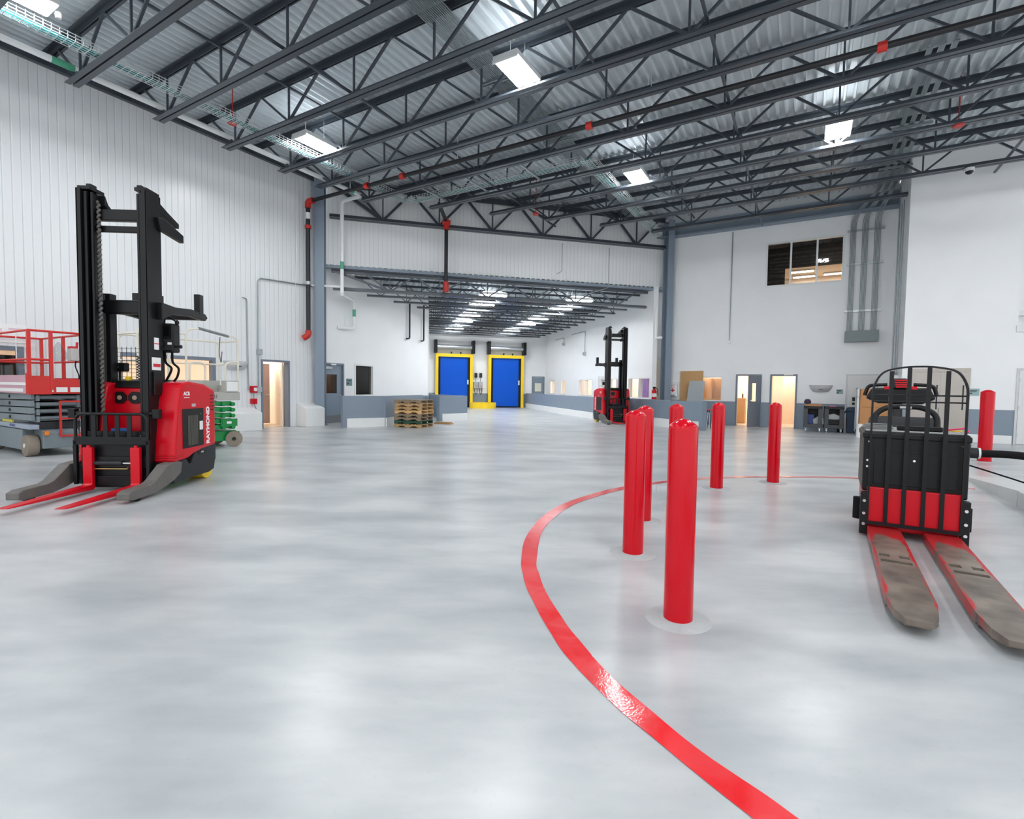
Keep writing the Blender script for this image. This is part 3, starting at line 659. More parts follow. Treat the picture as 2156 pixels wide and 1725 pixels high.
# ------------------------------------------------------------------ lights
def highbay(name, loc, rot, label, grp, m=M_lamp, sx=.5, sy=.92, proto={}):
    key = (grp, sx)
    if key in proto: return dup(proto[key], loc, rot, label)
    t = thing(name, label, 'high-bay light', loc, rot, grp)
    part('housing', MB().box(-sx/2-.02, sx/2+.02, -sy/2-.02, sy/2+.02, 0, .09).box(-.1, .1, -sy*.35, sy*.35, .09, .16), M_trimw, t, bevel=.01)
    nl = 6
    for i in range(2):
        w = sy/2-.03; y0 = -sy/2+.02+i*(sy/2)
        part('diffuser', MB().box(-sx/2+.01, sx/2-.01, y0, y0+w, -.012, 0), m, t)
    part('louvre', MB().box(-sx/2-.02, sx/2+.02, -sy/2-.03, -sy/2, -.05, .0), M_trimw, t)
    part('uplight', MB().box(-sx/2+.02, -.12, -sy/2+.05, sy/2-.05, .092, .1), M_up, t)
    part('uplight', MB().box(.12, sx/2-.02, -sy/2+.05, sy/2-.05, .092, .1), M_up, t)
    part('hanger_wire', MB().cyl((0, -sy*.3, .16), (0, -sy*.3, .78), .006, 6).cyl((0, sy*.3, .16), (0, sy*.3, .78), .006, 6), M_wire, t)
    part('motion_sensor', MB().lathe([(.04, -.07), (.05, -.03), (.05, .03)], 0, sy/2+.08, 12), M_trimw, t, smooth=True)
    proto[key] = t; return t
HB = [(8.6, -11.0, 'glowing high-bay light beside the left wall, near the wire basket'), (8.6, -5.05, 'large glowing high-bay light nearest the top centre of the photo, beside the conduit rack'),
      (14.4, -4.45, 'glowing high-bay light beside the far stretch of wire basket'), (14.15, .43, 'glowing high-bay light above the upper window side of the hall, at the right'),
      (8.6, .43, 'high-bay light just above the top edge of the photo, right of centre'), (8.6, 6.0, 'high-bay light beyond the right edge, in the front row'), (14.15, 6.0, 'high-bay light beyond the right edge, in the far row'), (8.6, 11.6, 'high-bay light far right in the front row'), (14.15, 11.6, 'high-bay light far right in the far row')]
for a in (3.0, -2.6):
    for b in (-11.0, -5.05, .43, 6.0, 11.6): HB.append((a, b, 'high-bay light %s the camera, %s' % ('over' if a > 0 else 'behind', {-11.0: 'beside the left wall', -5.05: 'left of centre', .43: 'at the centre', 6.0: 'right of centre', 11.6: 'far to the right'}[b])))
for a, b, lab in HB: highbay('high_bay_light', AB(a, b, 7.5), ROTM, lab, 'high-bay lights in the hall roof')
cl = ['nearest', 'second', 'third', 'fourth', 'fifth']
for i, c in enumerate((18.85, 21.13, 24.49, 26.73, 30.09)):
    for d, s_ in ((3.9, 'left'), (7.4, 'right')):
        highbay('corridor_light', CD(c, d, 4.85), ROTC+R(90), '%s glowing light in the %s row of the corridor roof' % (cl[i], s_), 'corridor roof lights', M_lampc, .45, .95)
# ------------------------------------------------------------------ conduits, trays and pipes under the roof
t = thing('conduit_rack', 'wide flat rack of parallel grey conduits running under the roof deck, left of centre', 'conduit rack', AB(0, -5.95, 8.02), ROTM)
cme = MB().cyl((0, -1, 0), (0, 19.2, 0), .0125, 8).mesh('conduit', M_cond, 0, True)
for i in range(15): link('conduit', cme, t, ((i-7)*.04, 0, 0))
for y in (2.1, 6.6, 9.3, 12.3, 15, 18): part('trapeze', MB().box(-.42, .42, y-.02, y+.02, -.06, -.018).box(-.42, .42, y+.06, y+.1, -.06, -.018).cyl((-.4, y, -.06), (-.4, y, .25), .006, 6).cyl((.4, y, -.06), (.4, y, .25), .006, 6), M_cond, t)
def tray(label, loc, rot, L_, w=.3, h=.11, cables=3, bend=None):
    t = thing('wire_basket_tray', label, 'cable tray', loc, rot, 'wire basket trays')
    mb = MB(); r = .005
    for x, z in ((-w/2, h), (-w/2, h/2), (-w/2, 0), (-w/4, 0), (0, 0), (w/4, 0), (w/2, 0), (w/2, h/2), (w/2, h)): mb.bar((x, 0, z), (x, L_, z), 2*r, 2*r)
    n = int(L_/.11)
    for i in range(n):
        y = .05+i*.11; mb.bar((-w/2, y, h+.02), (-w/2, y, 0), 2*r, 2*r, (0, 1, 0)).bar((-w/2, y, 0), (w/2, y, 0), 2*r, 2*r).bar((w/2, y, 0), (w/2, y, h+.02), 2*r, 2*r, (0, 1, 0))
    part('basket', mb, M_wire, t)
    for k in range(cables):
        x = -w*.32+k*.07; pts = [(x+.02*sin(i*1.7+k), L_*i/14, .02+.006*(k % 2)) for i in range(15)]
        part('cable', MB().tube(pts, .012, 6), M_teal, t)
    return t
TZ = 7.37
tray('wire basket cable tray with teal cables along the left wall under the roof', AB(.2, -11.5, TZ), ROTM, 12.4)
tray('wire basket cable tray crossing the hall parallel to the joists', AB(12.65, -11.3, TZ+.02), ROTM-R(90), 5.9)
tray('wire basket cable tray running to the back wall, brightly lit by the far light', AB(12.5, -5.2, TZ), ROTM, 7.4, .34, .13)
for i, (b, lab) in enumerate(((-10.2, 'left'), (-8.6, 'middle'), (-6.8, 'right'))):
    single('tray_support', MB().box(b-.02, b+.02, 11.6, 13.1, TZ-.06, TZ-.02), M_galv, '%s of the bright strut supports under the wire basket that crosses the hall' % lab, 'strut', (0, 0, 0), ROTM, 'tray supports')
# vertical conduit bundle on the back right wall
t = thing('conduit_bundle', 'tall bundle of grey conduits dropping down the back wall into a grey box', 'conduit bundle', AB(WRA, 0), ROTM)
for g_, (b0, b1) in enumerate(((1.13, 1.27), (1.46, 1.61), (1.8, 1.95))):
    for i in range(5):
        b = b0+(b1-b0)*i/4; bt = 1.75+.5*(b-1.1)/.9
        y2 = -.10
        pts = fillet([(b, y2, 3.44), (b, y2, 7.35), (bt, -.75, 7.95), (bt, -8.5, 7.95)], .3, 4)
        part('conduit', MB().tube(pts, .0115, 6), M_cond, t, smooth=True)
for z in (6.88, 5.75, 4.15): part('strut', MB().box(1.03, 2.08, -.085, -.0, z-.035, z+.035), M_galv, t)
for y in (-2.6, -5.2): part('strut', MB().box(1.6, 2.4, y-.03, y+.03, 7.88, 7.93), M_cond, t)
part('junction_box', MB().box(1.08, 2.02, -.26, 0, 3.08, 3.46), sm('conduit_box_grey', 118, 130, 132, .4, .1), t, bevel=.008)
def pipe(name, label, pts, r, m, cat, rad=.12, n=10, grp=None):
    base = V(pts[0]); P = fillet([V(p)-base for p in pts], rad)
    return single(name, MB().tube(P, r, n), m, label, cat, base, 0, grp, smooth=True)
pipe('conduit', 'single grey conduit rising beside the return of the white block', [AB(WRA-.8, RETB-.06, 2.1), AB(WRA-.8, RETB-.06, 7.9)], .02, M_cond, 'conduit', grp='wall conduits')
bz = onWR(1536, 720)
t = thing('drop_conduit', 'thin grey drop conduit ending in an octagonal box, left of the upper window', 'conduit', AB(WRA, bz[0]), ROTM)
part('conduit', MB().cyl((0, -.03, 3.28), (0, -.03, 7.4), .018, 8), M_cond, t)
part('outlet_box', MB().lathe([(.06, -.07), (.06, 0)], 0, 3.22, 8, 'y'), M_galv, t)
# sprinkler main with couplings, riser on the left wall, and drop at the header
t = thing('sprinkler_main', 'black sprinkler main with red couplings running parallel to the joists', 'sprinkler pipe', AB(10.62, 0, 7.2), ROTM)
part('pipe', MB().cyl((-13.6, 0, 0), (16, 0, 0), .055, 12), M_pipeblack, t, smooth=True)
for x in (-11.3, -9.9, -4.36, .9, 5.5): part('coupling', MB().cyl((x-.07, 0, 0), (x+.07, 0, 0), .085, 12), M_copp, t, smooth=True)
for x in (-12, -8, -3, 2, 7): part('hanger', MB().cyl((x, 0, .05), (x, 0, .98), .008, 6), M_wire, t)
t = thing('sprinkler_riser', 'vertical black riser pipe with red elbows on the left wall beside the grey column', 'pipe', AB(10.62, WLB+.25, 0), ROTM)
part('pipe', MB().cyl((0, 0, 3.05), (0, 0, 7.12), .07, 14), M_pipeblack, t, smooth=True)
part('elbow', MB().tube(fillet([(0, 0, 7.0), (0, 0, 7.2), (.25, 0, 7.2)], .15), .095, 12), M_copp, t, smooth=True)
part('elbow', MB().tube(fillet([(0, 0, 3.1), (0, 0, 2.95), (-.12, -.1, 2.85)], .1), .095, 12), M_copp, t, smooth=True)
part('coupling', MB().cyl((0, 0, 6.35), (0, 0, 6.45), .1, 14), M_copp, t, smooth=True)
part('clamp', MB().box(-.25, .1, -.02, .02, 4.6, 4.64).cyl((0, 0, 4.57), (0, 0, 4.67), .085, 12), M_galv, t)
part('paper_label', MB().cyl((0, 0, 6.65), (0, 0, 6.85), .072, 14), M_paper, t)
part('stub', MB().cyl((.2, 0, 7.2), (.75, 0, 7.2), .055, 12), M_pipeblack, t, smooth=True)
def HP(px, py, off=0): return PV(px, py, HD(0, off), 90-math.degrees(ROTH))
q0, q1 = HP(940, 447, -.12), HP(941, 606, -.12)
t = thing('sprinkler_drop', 'vertical black pipe with red fittings hanging in the middle of the corridor opening', 'pipe', V((q0.x, q0.y, 0)), ROTH)
part('pipe', MB().cyl((0, 0, q1.z), (0, 0, 7.1), .065, 14), M_pipeblack, t, smooth=True)
part('fitting', MB().cyl((0, 0, 6.9), (0, 0, 7.25), .1, 14).cyl((-.14, 0, 7.15), (.14, 0, 7.15), .09, 12), M_copp, t, smooth=True)
part('fitting', MB().cyl((0, 0, q1.z-.15), (0, 0, q1.z+.2), .1, 14), M_copp, t, smooth=True)
part('branch', MB().bar((0, 0, 7.2), (0-.4, -1.2, 7.35), .1, .1), M_pipeblack, t)
# white insulated pipe along the left wall, dropping in front of the header
pj = HP(720, 424, -.25); pe = G(762, 412, pj.z); pv_ = HP(721, 618, -.25); pb = V((pj.x, pj.y, pv_.z))
P0 = pe-V((A2.x, A2.y, 0))*14
t = thing('insulated_pipe', 'white insulated pipe running along the top of the left wall and dropping before the header', 'pipe', (0, 0, 0))
part('run', MB().tube(fillet([P0, pe, pj, pb], .14), .062, 12), M_insul, t, smooth=True)
for s_, e_ in ((.45, .475), (.955, .975)):
    a_, b_ = P0.lerp(pe, s_), P0.lerp(pe, e_); part('label', MB().cyl(a_, b_, .0635, 12), M_greenlabel, t, smooth=True)
part('label', MB().cyl(pb+V((0, 0, .8)), pb+V((0, 0, 1.05)), .0635, 12), M_greenlabel, t, smooth=True)
u = V((cos(ROTI), sin(ROTI), 0)); nrm = V((sin(ROTI), -cos(ROTI), 0))
def WIp(px, py, off=.12):
    s_, z = onWI(px, py); return WIO+u*s_+nrm*off+V((0, 0, z))
a1_, a2_, a3_ = WIp(735, 620, .25), WIp(738, 694, .25), WIp(709, 697, .02)
a2_ = V((a1_.x, a1_.y, a2_.z)); a3_.z = a2_.z
t = thing('insulated_pipe', 'short white insulated pipe bending into the wall above the closed grey door', 'pipe', (0, 0, 0))
part('run', MB().tube(fillet([pb-V((0, 0, .02)), V((a1_.x, a1_.y, pb.z-.02)), a2_, a3_], .12), .06, 12), M_insul, t, smooth=True)
part('label', MB().cyl(a2_.lerp(a1_, .35), a2_.lerp(a1_, .55), .0615, 12), M_greenlabel, t, smooth=True)
cb0 = HP(651, 601, -.32); cb1 = HP(653, 832, -.32)
pipe('condensate_pipe', 'thin white pipe running down the left wall just left of the grey column', [HP(716, 604, -.32), cb0, V((cb0.x, cb0.y, cb1.z))], .035, M_insul, 'pipe')
for (pa_, pb2, pc_, lab) in (((1184, 512), (1183, 572), (1172, 577), 'left of the thin conduits hanging on the ribbed header panel'), ((1283, 522), (1279, 606), (1240, 618), 'right of the thin conduits hanging on the ribbed header panel')):
    h0_, h1_, h2_ = HP(*pa_, .02), HP(*pb2, .02), HP(*pc_, .02)
    pipe('header_conduit', lab, [h0_, V((h0_.x, h0_.y, h1_.z)), h2_], .013, M_cond, 'conduit', .1, 6, 'header conduits')
# black gas drops on the corridor's left wall
for px, y0, y1, lab in ((858, 636, 713, 'left of the two short black drop pipes on the corridor wall'), (888, 643, 718, 'right of the two short black drop pipes on the corridor wall')):
    p0, p1 = WIp(px, y0, .12), WIp(px, y1, .12); p1 = V((p0.x, p0.y, p1.z))
    pipe('drop_pipe', lab, [p0, p1, p1-u*.2+V((0, 0, -.03))], .035, M_pipeblack, 'pipe', .06, 8, 'black drop pipes')
# wall conduits on the left wall
def WLp(px, py, off=.04):
    a_, z = onWL(px, py); return AB(a_, WLB+off, z)
def vert(p, q): return V((p.x, p.y, q.z))
c0 = WLp(520, 640); c1 = WLp(527, 822)
pipe('conduit', 'grey conduit with a gooseneck rising behind the white-railed lift', [WLp(499, 628, .25), WLp(518, 630), V((c0.x, c0.y, c1.z))], .018, M_cond, 'conduit', .1, 8, 'left wall conduits')
c0 = WLp(541, 590); c1 = WLp(545, 820)
pipe('conduit', 'grey conduit beside the left doorway, bending over towards the black riser', [WLp(655, 603), WLp(541, 586), V((c0.x, c0.y, c1.z))], .02, M_cond, 'conduit', .15, 8, 'left wall conduits')
c0 = WLp(618, 405); c1 = WLp(618, 645)
pipe('pull_cord', 'thin hanging cord with a weight on the left wall, left of the black riser', [WLp(655, 397, .15), WLp(622, 408, .12), V((c0.x, c0.y, c1.z)), V((c0.x, c0.y, c1.z-.12))], .008, M_wire, 'cord', .1, 6)
def wallbox(name, p, sx, sy, sz, m, label, cat, rot=ROTM, grp=None): return single(name, MB().box(-sx/2, sx/2, -sy/2, sy/2, -sz/2, sz/2), m, label, cat, p, rot, grp, bevel=.006)
M_boxg = sm('box_grey2', 168, 172, 178, .4)
wallbox('junction_box', WLp(544, 741, .06), .1, .14, .16, M_boxg, 'small grey junction box high beside the left doorway', 'junction box', grp='left wall boxes')
wallbox('junction_box', WLp(542, 820, .06), .1, .16, .16, M_boxg, 'small grey junction box at door-handle height beside the left doorway', 'junction box', grp='left wall boxes')
p = WLp(531, 820, .08)
t = thing('fire_alarm_pull', 'red fire alarm pull station with strobe on the left wall beside the doorway', 'fire alarm', p, ROTM)
part('body', MB().box(-.06, .05, -.09, .09, -.1, .1), M_redpaint, t, bevel=.01)
part('lens', MB().box(.05, .07, -.03, .06, -.05, .05), M_trimw, t)
p2 = WLp(530, 845, .08); dz = p2.z-p.z
part('lower_box', MB().box(-.06, .05, -.08, .08, dz-.08, dz+.08), M_redpaint, t, bevel=.01)
part('conduit', MB().cyl((0, 0, dz), (0, 0, 0), .014, 8), M_cond, t)
pipe('cord', 'thin grey cord trailing from the red alarm box to the floor by the lift wheel', [p2+V((.03, 0, -.08)), WLp(534, 870, .2), WLp(520, 885, .3), V((WLp(509, 893, .35).x, WLp(509, 893, .35).y, .02))], .007, M_dark, 'cord', .3, 6)
def sconce(loc, rot, label):
    t = thing('wall_sconce', label, 'wall light', loc, rot, 'half-bowl wall lights')
    mb = MB(); n = 14; rings = []
    for i in range(7):
        f = i/6; w = .36*(1-.38*f**1.8); d = .2*(1-.55*f**2); z = .1-.24*f
        rings.append([(w*cos(pi*k/n), -d*sin(pi*k/n), z) for k in range(n+1)])
    vs = [v for r_ in rings for v in r_]; m_ = n+1
    fs = [(i*m_+k, i*m_+k+1, (i+1)*m_+k+1, (i+1)*m_+k) for i in range(6) for k in range(n)]
    fs.append(tuple(range(6*m_, 7*m_))); fs.append(tuple(reversed(range(m_)))); fs.append(tuple([i*m_ for i in range(7)]+[i*m_+n for i in reversed(range(7))]))
    mb.add(vs, fs); part('shade', mb, sm('sconce_grey', 196, 198, 200, .45), t, smooth=True)
    part('badge', MB().box(-.06, .06, -.2, -.16, -.06, -.045), M_dark, t)
    return t
b_, z_ = onWR(1728, 817); sconce(AB(WRA-.005, b_, z_), ROTM, 'grey half-bowl wall light on the back wall above the black carts')
p = WLp(496, 768, .005); sconce(p, ROTM+R(90), 'grey half-bowl wall light on the left wall behind the white rails')
# signs
def sign(px, py, label, w=.2, h=.17, fn=onWR, y=WRA):
    b, z = fn(px, py)
    t = thing('room_sign', label, 'sign', AB(y, b, z), ROTM, 'teal-grey room signs')
    part('plate', MB().box(-w/2, w/2, -.012, 0, -h/2, h/2), M_sign, t)
    part('print', MB().box(-w/2+.02, w/2-.05, -.014, -.012, .03, .05).box(-w/2+.02, w/2-.07, -.014, -.012, .0, .015).box(-w/2+.02, -w/2+.07, -.014, -.012, -.05, -.02), M_ink, t)
sign(1768, 825, 'teal-grey room sign on the back wall left of the white door')
sign(2051, 826, 'teal-grey room sign on the white block right of the steel double door', .22, .2, onWB, WBA)
s_, z_ = onWI(735, 805)
t = thing('room_sign', 'dark teal room sign between the closed grey door and the corridor window', 'sign', WIO+u*s_+V((0, 0, z_)), ROTI, 'teal-grey room signs')
part('plate', MB().box(-.14, .14, -.014, 0, -.13, .13), sm('sign_dark_teal', 106, 132, 138, .5), t)
part('print', MB().box(-.1, .08, -.016, -.014, .05, .08).box(-.1, -.02, -.016, -.014, -.08, -.02), M_ink, t)
# ceiling-hung small devices
def strobe(px, py, z, label):
    p = G(px, py, z)
    t = thing('fire_bell', label, 'fire alarm', p, ROTM, 'red fire alarms under the roof')
    part('bell', MB().lathe([(.1, -.03), (.11, 0), (.08, .04), (.03, .06)], n=14), M_copp, t, smooth=True)
    part('stem', MB().cyl((0, 0, .05), (0, 0, DECKZ-z+.03), .012, 8), M_copp, t)
strobe(1128, 451, 7.1, 'small red fire alarm hanging near the header girder')
strobe(2018, 264, 7.25, 'red fire alarm hanging from the joists at the far right')
strobe(490, 259, 7.4, 'small red fire alarm near the left wall under the roof')
p = G(2041, 357, 7.2)
t = thing('dome_camera', 'white dome camera under the last joist before the white wall block', 'camera', p, ROTM)
part('housing', MB().lathe([(.11, -.05), (.11, .03), (.05, .06)], n=16), M_trimw, t, smooth=True)
part('dome', MB().lathe([(.01, -.13), (.05, -.115), (.08, -.08), (.09, -.05)], n=16), M_screen, t, smooth=True)
# conduits on the corridor's right wall
for (x0_, y0_, x1_, y1_, lab) in ((1225, 700, 1233, 742, 'conduit loop with a fitting high on the corridor right wall'), (1188, 712, 1189, 722, 'short conduit with a box far along the corridor right wall')):
    c, z = onWC(x0_, y0_); c2, z2 = onWC(x1_, y1_)
    t = thing('wall_conduit', lab, 'conduit', CD(0, WCD, 0), ROTC, 'corridor wall conduits')
    part('conduit', MB().tube(fillet([(-.05, c+1.5, z), (-.05, c2, z), (-.05, c2, z2)], .1), .02, 8), M_cond, t, smooth=True)
    part('fitting', MB().box(-.14, 0, c2-.08, c2+.08, z2-.16, z2), M_galv, t)
s_ = onWC(1388, 640)
t = thing('wall_pipe', 'white pipe dropping down the corridor wall just left of the right grey column', 'pipe', CD(0, WCD, 0), ROTC)
cA = onWC(1386, 665)[0]; cB = onWC(1396, 710)[0]; zA = onWC(1386, 665)[1]; zB = onWC(1390, 712)[1]
part('run', MB().tube(fillet([(-.08, cA, 4.55), (-.08, cA, zB), (-.08, cB, zB)], .1), .05, 10), M_insul, t, smooth=True)
# white kerb boxes at the foot of the left wall
def kerbbox(pxa, pxb, h, label, d=.5):
    a0, a1 = onWL(pxa, 880)[0], onWL(pxb, 880)[0]
    single('protective_curb', MB().prism([(0, 0), (d, 0), (d, h*.78), (0, h)], a0, a1, 'y'), M_trimw, label, 'curb', AB(0, WLB), ROTM, 'white wall curbs', bevel=.01)
kerbbox(624, 663, .76, 'white sloped-top protective curb at the foot of the grey column')
kerbbox(455, 533, .66, 'white sloped-top protective curb left of the left doorway', .45)
# ================================================================== FLOOR MARKS, BOLLARDS
def lpt(u_, v_): return G(1060+u_/2.316, 980+v_/2.316)
def zA(u_, v_): return ((1080+u_/4.313-1060)*2.316, (1080+v_/4.313-980)*2.316)
def zB(u_, v_): return ((1200+u_/4.312-1060)*2.316, (1380+v_/4.312-980)*2.316)
outer = [zB(1660, 1488), zB(1300, 1205), zB(1030, 985), zB(870, 850), zB(700, 710), zB(480, 530), zB(300, 360), zB(110, 170), zA(560, 1390), zA(440, 1250), zA(340, 1090), zA(250, 940), zA(180, 800), zA(125, 690), zA(90, 560), zA(75, 430), (110, 350), (190, 250), (300, 185), (450, 135), (583, 105), (790, 76), (960, 61), (1150, 55), (1340, 53.5), (1621, 56), (1740, 62), (2000, 85), (2300, 112)]
inner = [zB(2070, 1488), zB(1800, 1290), zB(1500, 1090), zB(1250, 920), zB(1000, 730), zB(740, 510), zB(500, 310), zB(370, 190), zB(200, 10), zA(710, 1290), zA(610, 1170), zA(510, 1050), zA(430, 930), zA(350, 810), zA(280, 680), zA(240, 560), zA(215, 430), (200, 305), (320, 205), (440, 158), (583, 120), (790, 85), (960, 69), (1150, 61), (1340, 59.5), (1621, 62), (1740, 68), (2000, 91), (2300, 118)]
def smooth_pts(P, n=5):
    out = []
    for i in range(len(P)-1):
        a, b, c, d = P[max(i-1, 0)], P[i], P[i+1], P[min(i+2, len(P)-1)]
        for k in range(n):
            t = k/n; out.append(a*(-.5*t+t*t-.5*t**3)+b*(1-2.5*t*t+1.5*t**3)+c*(.5*t+2*t*t-1.5*t**3)+d*(-.5*t*t+.5*t**3))
    return out+[P[-1]]
op, ip = smooth_pts([lpt(*p) for p in outer]), smooth_pts([lpt(*p) for p in inner])
op = [op[0]*2-op[3]]+op; ip = [ip[0]*2-ip[3]]+ip
vs = [V((p.x, p.y, .003)) for p in op]+[V((p.x, p.y, .003)) for p in ip]; n_ = len(op)
single('floor_line', MB().add(vs, [(i, i+1, n_+i+1, n_+i) for i in range(n_-1)]), M_line, 'curved red painted line on the concrete floor around the bollards', 'floor line')
def bollard(loc, label, r=.084, h=1.2, proto={}):
    k = (r, h)
    if k in proto: return dup(proto[k], loc, 0, label)
    t = thing('bollard', label, 'bollard', loc, 0, 'red bollards')
    part('post', MB().lathe([(r, 0), (r, h-.055), (r*.985, h-.045), (r*.8, h-.03), (r*.45, h-.01), (.002, h)], n=36), M_bollard, t, smooth=True)
    ring = []
    part('grout_patch', MB().lathe([(r*2.25, 0), (r*2.2, .0015), (r*1.15, .003), (r*1.1, .006), (r, .01)], n=40), M_concrete2, t, smooth=True)
    proto[k] = t; return t
bl = [(1427, 1308, 'nearest and largest red bollard, its round grout patch in front'), (1332, 1167, 'red bollard second nearest, left of the largest one and partly hiding a third'),
      (1353, 1097, 'red bollard mostly hidden behind the left bollard'), (1419, 1062, 'red bollard of which only the top shows behind the largest bollard'),
      (1508, 1029, 'red bollard between the largest bollard and the open doorways'), (1627, 1017, 'rightmost red bollard of the row, in front of the right open doorway')]
for px, py, lab in bl:
    g = G(px, py); g = g+V((g.x, g.y, 0)).normalized()*.03; bollard(V((g.x, g.y, 0)), lab)
bollard(G(2072, 972), 'tall red bollard behind the pallet truck, in front of the white block wall', .112, 1.45)
# raised slab at the right
struct('floor_slab', MB().prism([(2.25, -.05), (2.25, .2), (9, .2), (9, -.05)], -3, 8.3, 'y'), mat('slab_concrete', srgb(190, 193, 192), .4, 0, .12, 3), rot=ROTM, bevel=.015)
struct('floor_slab_ramp', MB().add([(2.25, 8.3, -.05), (9, 8.3, -.05), (9, 8.3, .2), (2.25, 8.3, .2), (2.25, 11.2, -.05), (9, 11.2, -.05), (2.25, 11.2, -.01), (9, 11.2, -.01)], [(0, 1, 2, 3), (3, 2, 7, 6), (0, 3, 6, 4), (1, 5, 7, 2), (4, 6, 7, 5), (0, 4, 5, 1)]), MATS['slab_concrete'], rot=ROTM)
# ================================================================== REACH TRUCK
def reach_truck(loc, rot, label):
    t = thing('reach_truck', label, 'reach truck', loc, rot, 'red reach trucks')
    H = 3.72
    for s in (-1, 1):
        x = s*.585
        prof = [(-.74, .05), (-.74, .125), (-.67, .15), (-.36, .158), (-.28, .185), (-.05, .345), (.14, .36), (.24, .33), (.22, .2), (.08, .13), (-.1, .075), (-.3, .038), (-.66, .032)]
        lg = part('straddle_leg', MB().prism(prof, x-.07, x+.07), sm('leg_grey', 100, 97, 94, .55, 0, .2, 8, bump=.2), t, bevel=.01)
        part('load_wheel', MB().cyl((x-.04, -.55, .07), (x+.04, -.55, .07), .069, 16), M_rubber, lg, smooth=True)
        # nested mast channels
        rail = MB()
        xo = s*.40
        for a, b, c, d in ((s*.36, s*.41, 0, .03), (s*.40, s*.415, 0, .27), (s*.36, s*.41, .24, .27), (s*.31, s*.355, .03, .05), (s*.34, s*.355, .03, .25), (s*.31, s*.355, .23, .25), (s*.26, s*.30, .06, .08), (s*.285, s*.30, .06, .22)):
            rail.box(min(a, b), max(a, b), c, d, .1, H-(.0 if abs(b) > .4 else .03))
        part('mast_rail', rail, M_black, t)
        part('rail_cap', MB().box(s*.335-.075, s*.335+.075, .02, .26, H-.01, H+.035).box(s*.3-.03, s*.3+.03, .05, .15, H, H+.07), M_black, t, bevel=.006)
    hz = [(-.235+.011*cos(i*1.3), .12+.011*sin(i*1.3), .95+i*.0125) for i in range(int((H-1.05)/.0125))]
    part('hose_chain', MB().tube(hz, .016, 6), sm('hose_grey', 92, 90, 86, .5), t)
    for s in (-1, 1): part('lift_cylinder', MB().box(s*.3-.045, s*.3+.045, .3, .42, .3, 2.5), M_black, t, bevel=.006)
    part('lift_chain', MB().box(-.33, -.31, .285, .3, .4, 2.48), sm('chain_grey', 84, 82, 80, .5), t)
    part('crosshead', MB().box(-.34, .34, .14, .22, H-.34, H-.2).box(-.34, .34, .16, .2, H-.48, H-.4), M_black, t, bevel=.01)
    part('crosshead', MB().box(-.34, .34, .28, .36, 2.24, 2.42), M_black, t, bevel=.02)
    # arms reaching back from the mast
    for s in (-1, 1):
        xa = .45 if s > 0 else .40; k_ = 1 if s > 0 else .55
        part('top_bracket', MB().prism([(.2, H-.02), (.46*k_, H-.12), (.7*k_, H-.2), (.7*k_, H-.26), (.2, H-.15)], s*.30-.09, s*.30+.09), M_black, t, bevel=.006)
        part('stop_arm', MB().prism([(.15, H-.28), (.28, H-.26), (.68*k_, H-.36), (.68*k_, H-.46), (.2, H-.42)], s*.43-.03, s*.43+.03), M_black, t, bevel=.006)
        part('overhead_arm', MB().prism([(.16, 2.16), (.16, 2.38), (.45, 2.36), (.8, 2.39), (1.14, 2.37), (1.2, 2.32), (1.14, 2.27), (.8, 2.29), (.4, 2.26)], s*xa-.035, s*xa+.035), M_black, t, bevel=.008)
        part('overhead_post', MB().box(s*xa-.04, s*xa+.04, .98, 1.08, 2.35, 2.63), M_black, t, bevel=.004)
    part('overhead_crossbar', MB().box(-.40, .45, 1.1, 1.17, 2.28, 2.36), M_black, t)
    # power unit
    for s in (-1, 1):
        W_ = .65 if s > 0 else .53
        pod = [(.08, .34), (.1, .6), (.17, 1.1), (.22, 1.3), (.27, 1.36), (.45, 1.385), (.8, 1.35), (1.02, 1.28), (1.06, 1.24), (1.06, .47), (.7, .44), (.5, .4), (.4, .36)]
        a, b = sorted((s*(W_-.28), s*W_))
        mb = MB(); mb.prism(pod, a, b)
        pd = part('side_cowl', mb, M_truckred, t, bevel=.035, segs=3)
        for k in range(3):
            part('groove_ring', MB().prism([(.07+.003*k, .37+.03*k), (.07+.003*k, .39+.03*k), (.3, .40+.03*k), (.3, .38+.03*k)], min(s*(W_-.29), s*(W_+.006)), max(s*(W_-.29), s*(W_+.006))), M_truckred, pd, bevel=.006)
        x = s*(W_+.001); sd = 1 if s > 0 else -1
        def plate(y0, y1, z0, z1, d0=.0, d1=.004):
            lo, hi = sorted((x+sd*d0, x+sd*d1)); return MB().box(lo, hi, y0, y1, z0, z1)
        vp = part('vent_panel', plate(.26, .74, .5, 1.02), M_blackp, pd, bevel=.003)
        gr = MB()
        for k in range(9):
            lo, hi = sorted((x+sd*.004, x+sd*.009))
            gr.box(lo, hi, .38+k*.026, .385+k*.026, .53, .93)
        part('grille', gr, sm('grille_bar', 120, 118, 112, .4), vp)
        part('warning_label', plate(.64, .72, .72, .84, .005, .007), M_paper, vp)
        part('indicator', plate(.655, .67, .93, .95, .005, .012), M_green, vp)
        part('label', plate(.47, .56, 1.045, 1.085, .001, .003), sm('label_grey', 176, 170, 176, .5), pd)
        rr = (R(90), 0, R(90)) if s > 0 else (R(90), 0, R(-90))
        text('emblem', 'ACR', .07, M_letter, pd, (x+sd*.002, .36, 1.22), rr, .001, .002)
        part('emblem_bar', plate(.3, .42, 1.165, 1.175, .001, .003), M_letter, pd)
        o = text('lettering', 'RAYMOND', .105, M_letter, pd, (x+sd*.002, .855, .77), (0, R(-90), R(0)) if 0 else rr, .001, .005, 1.0)
        o.rotation_euler = Matrix(((0, 0, sd), (0 if s > 0 else 0, -1 if s > 0 else 1, 0), (1, 0, 0))).to_euler()
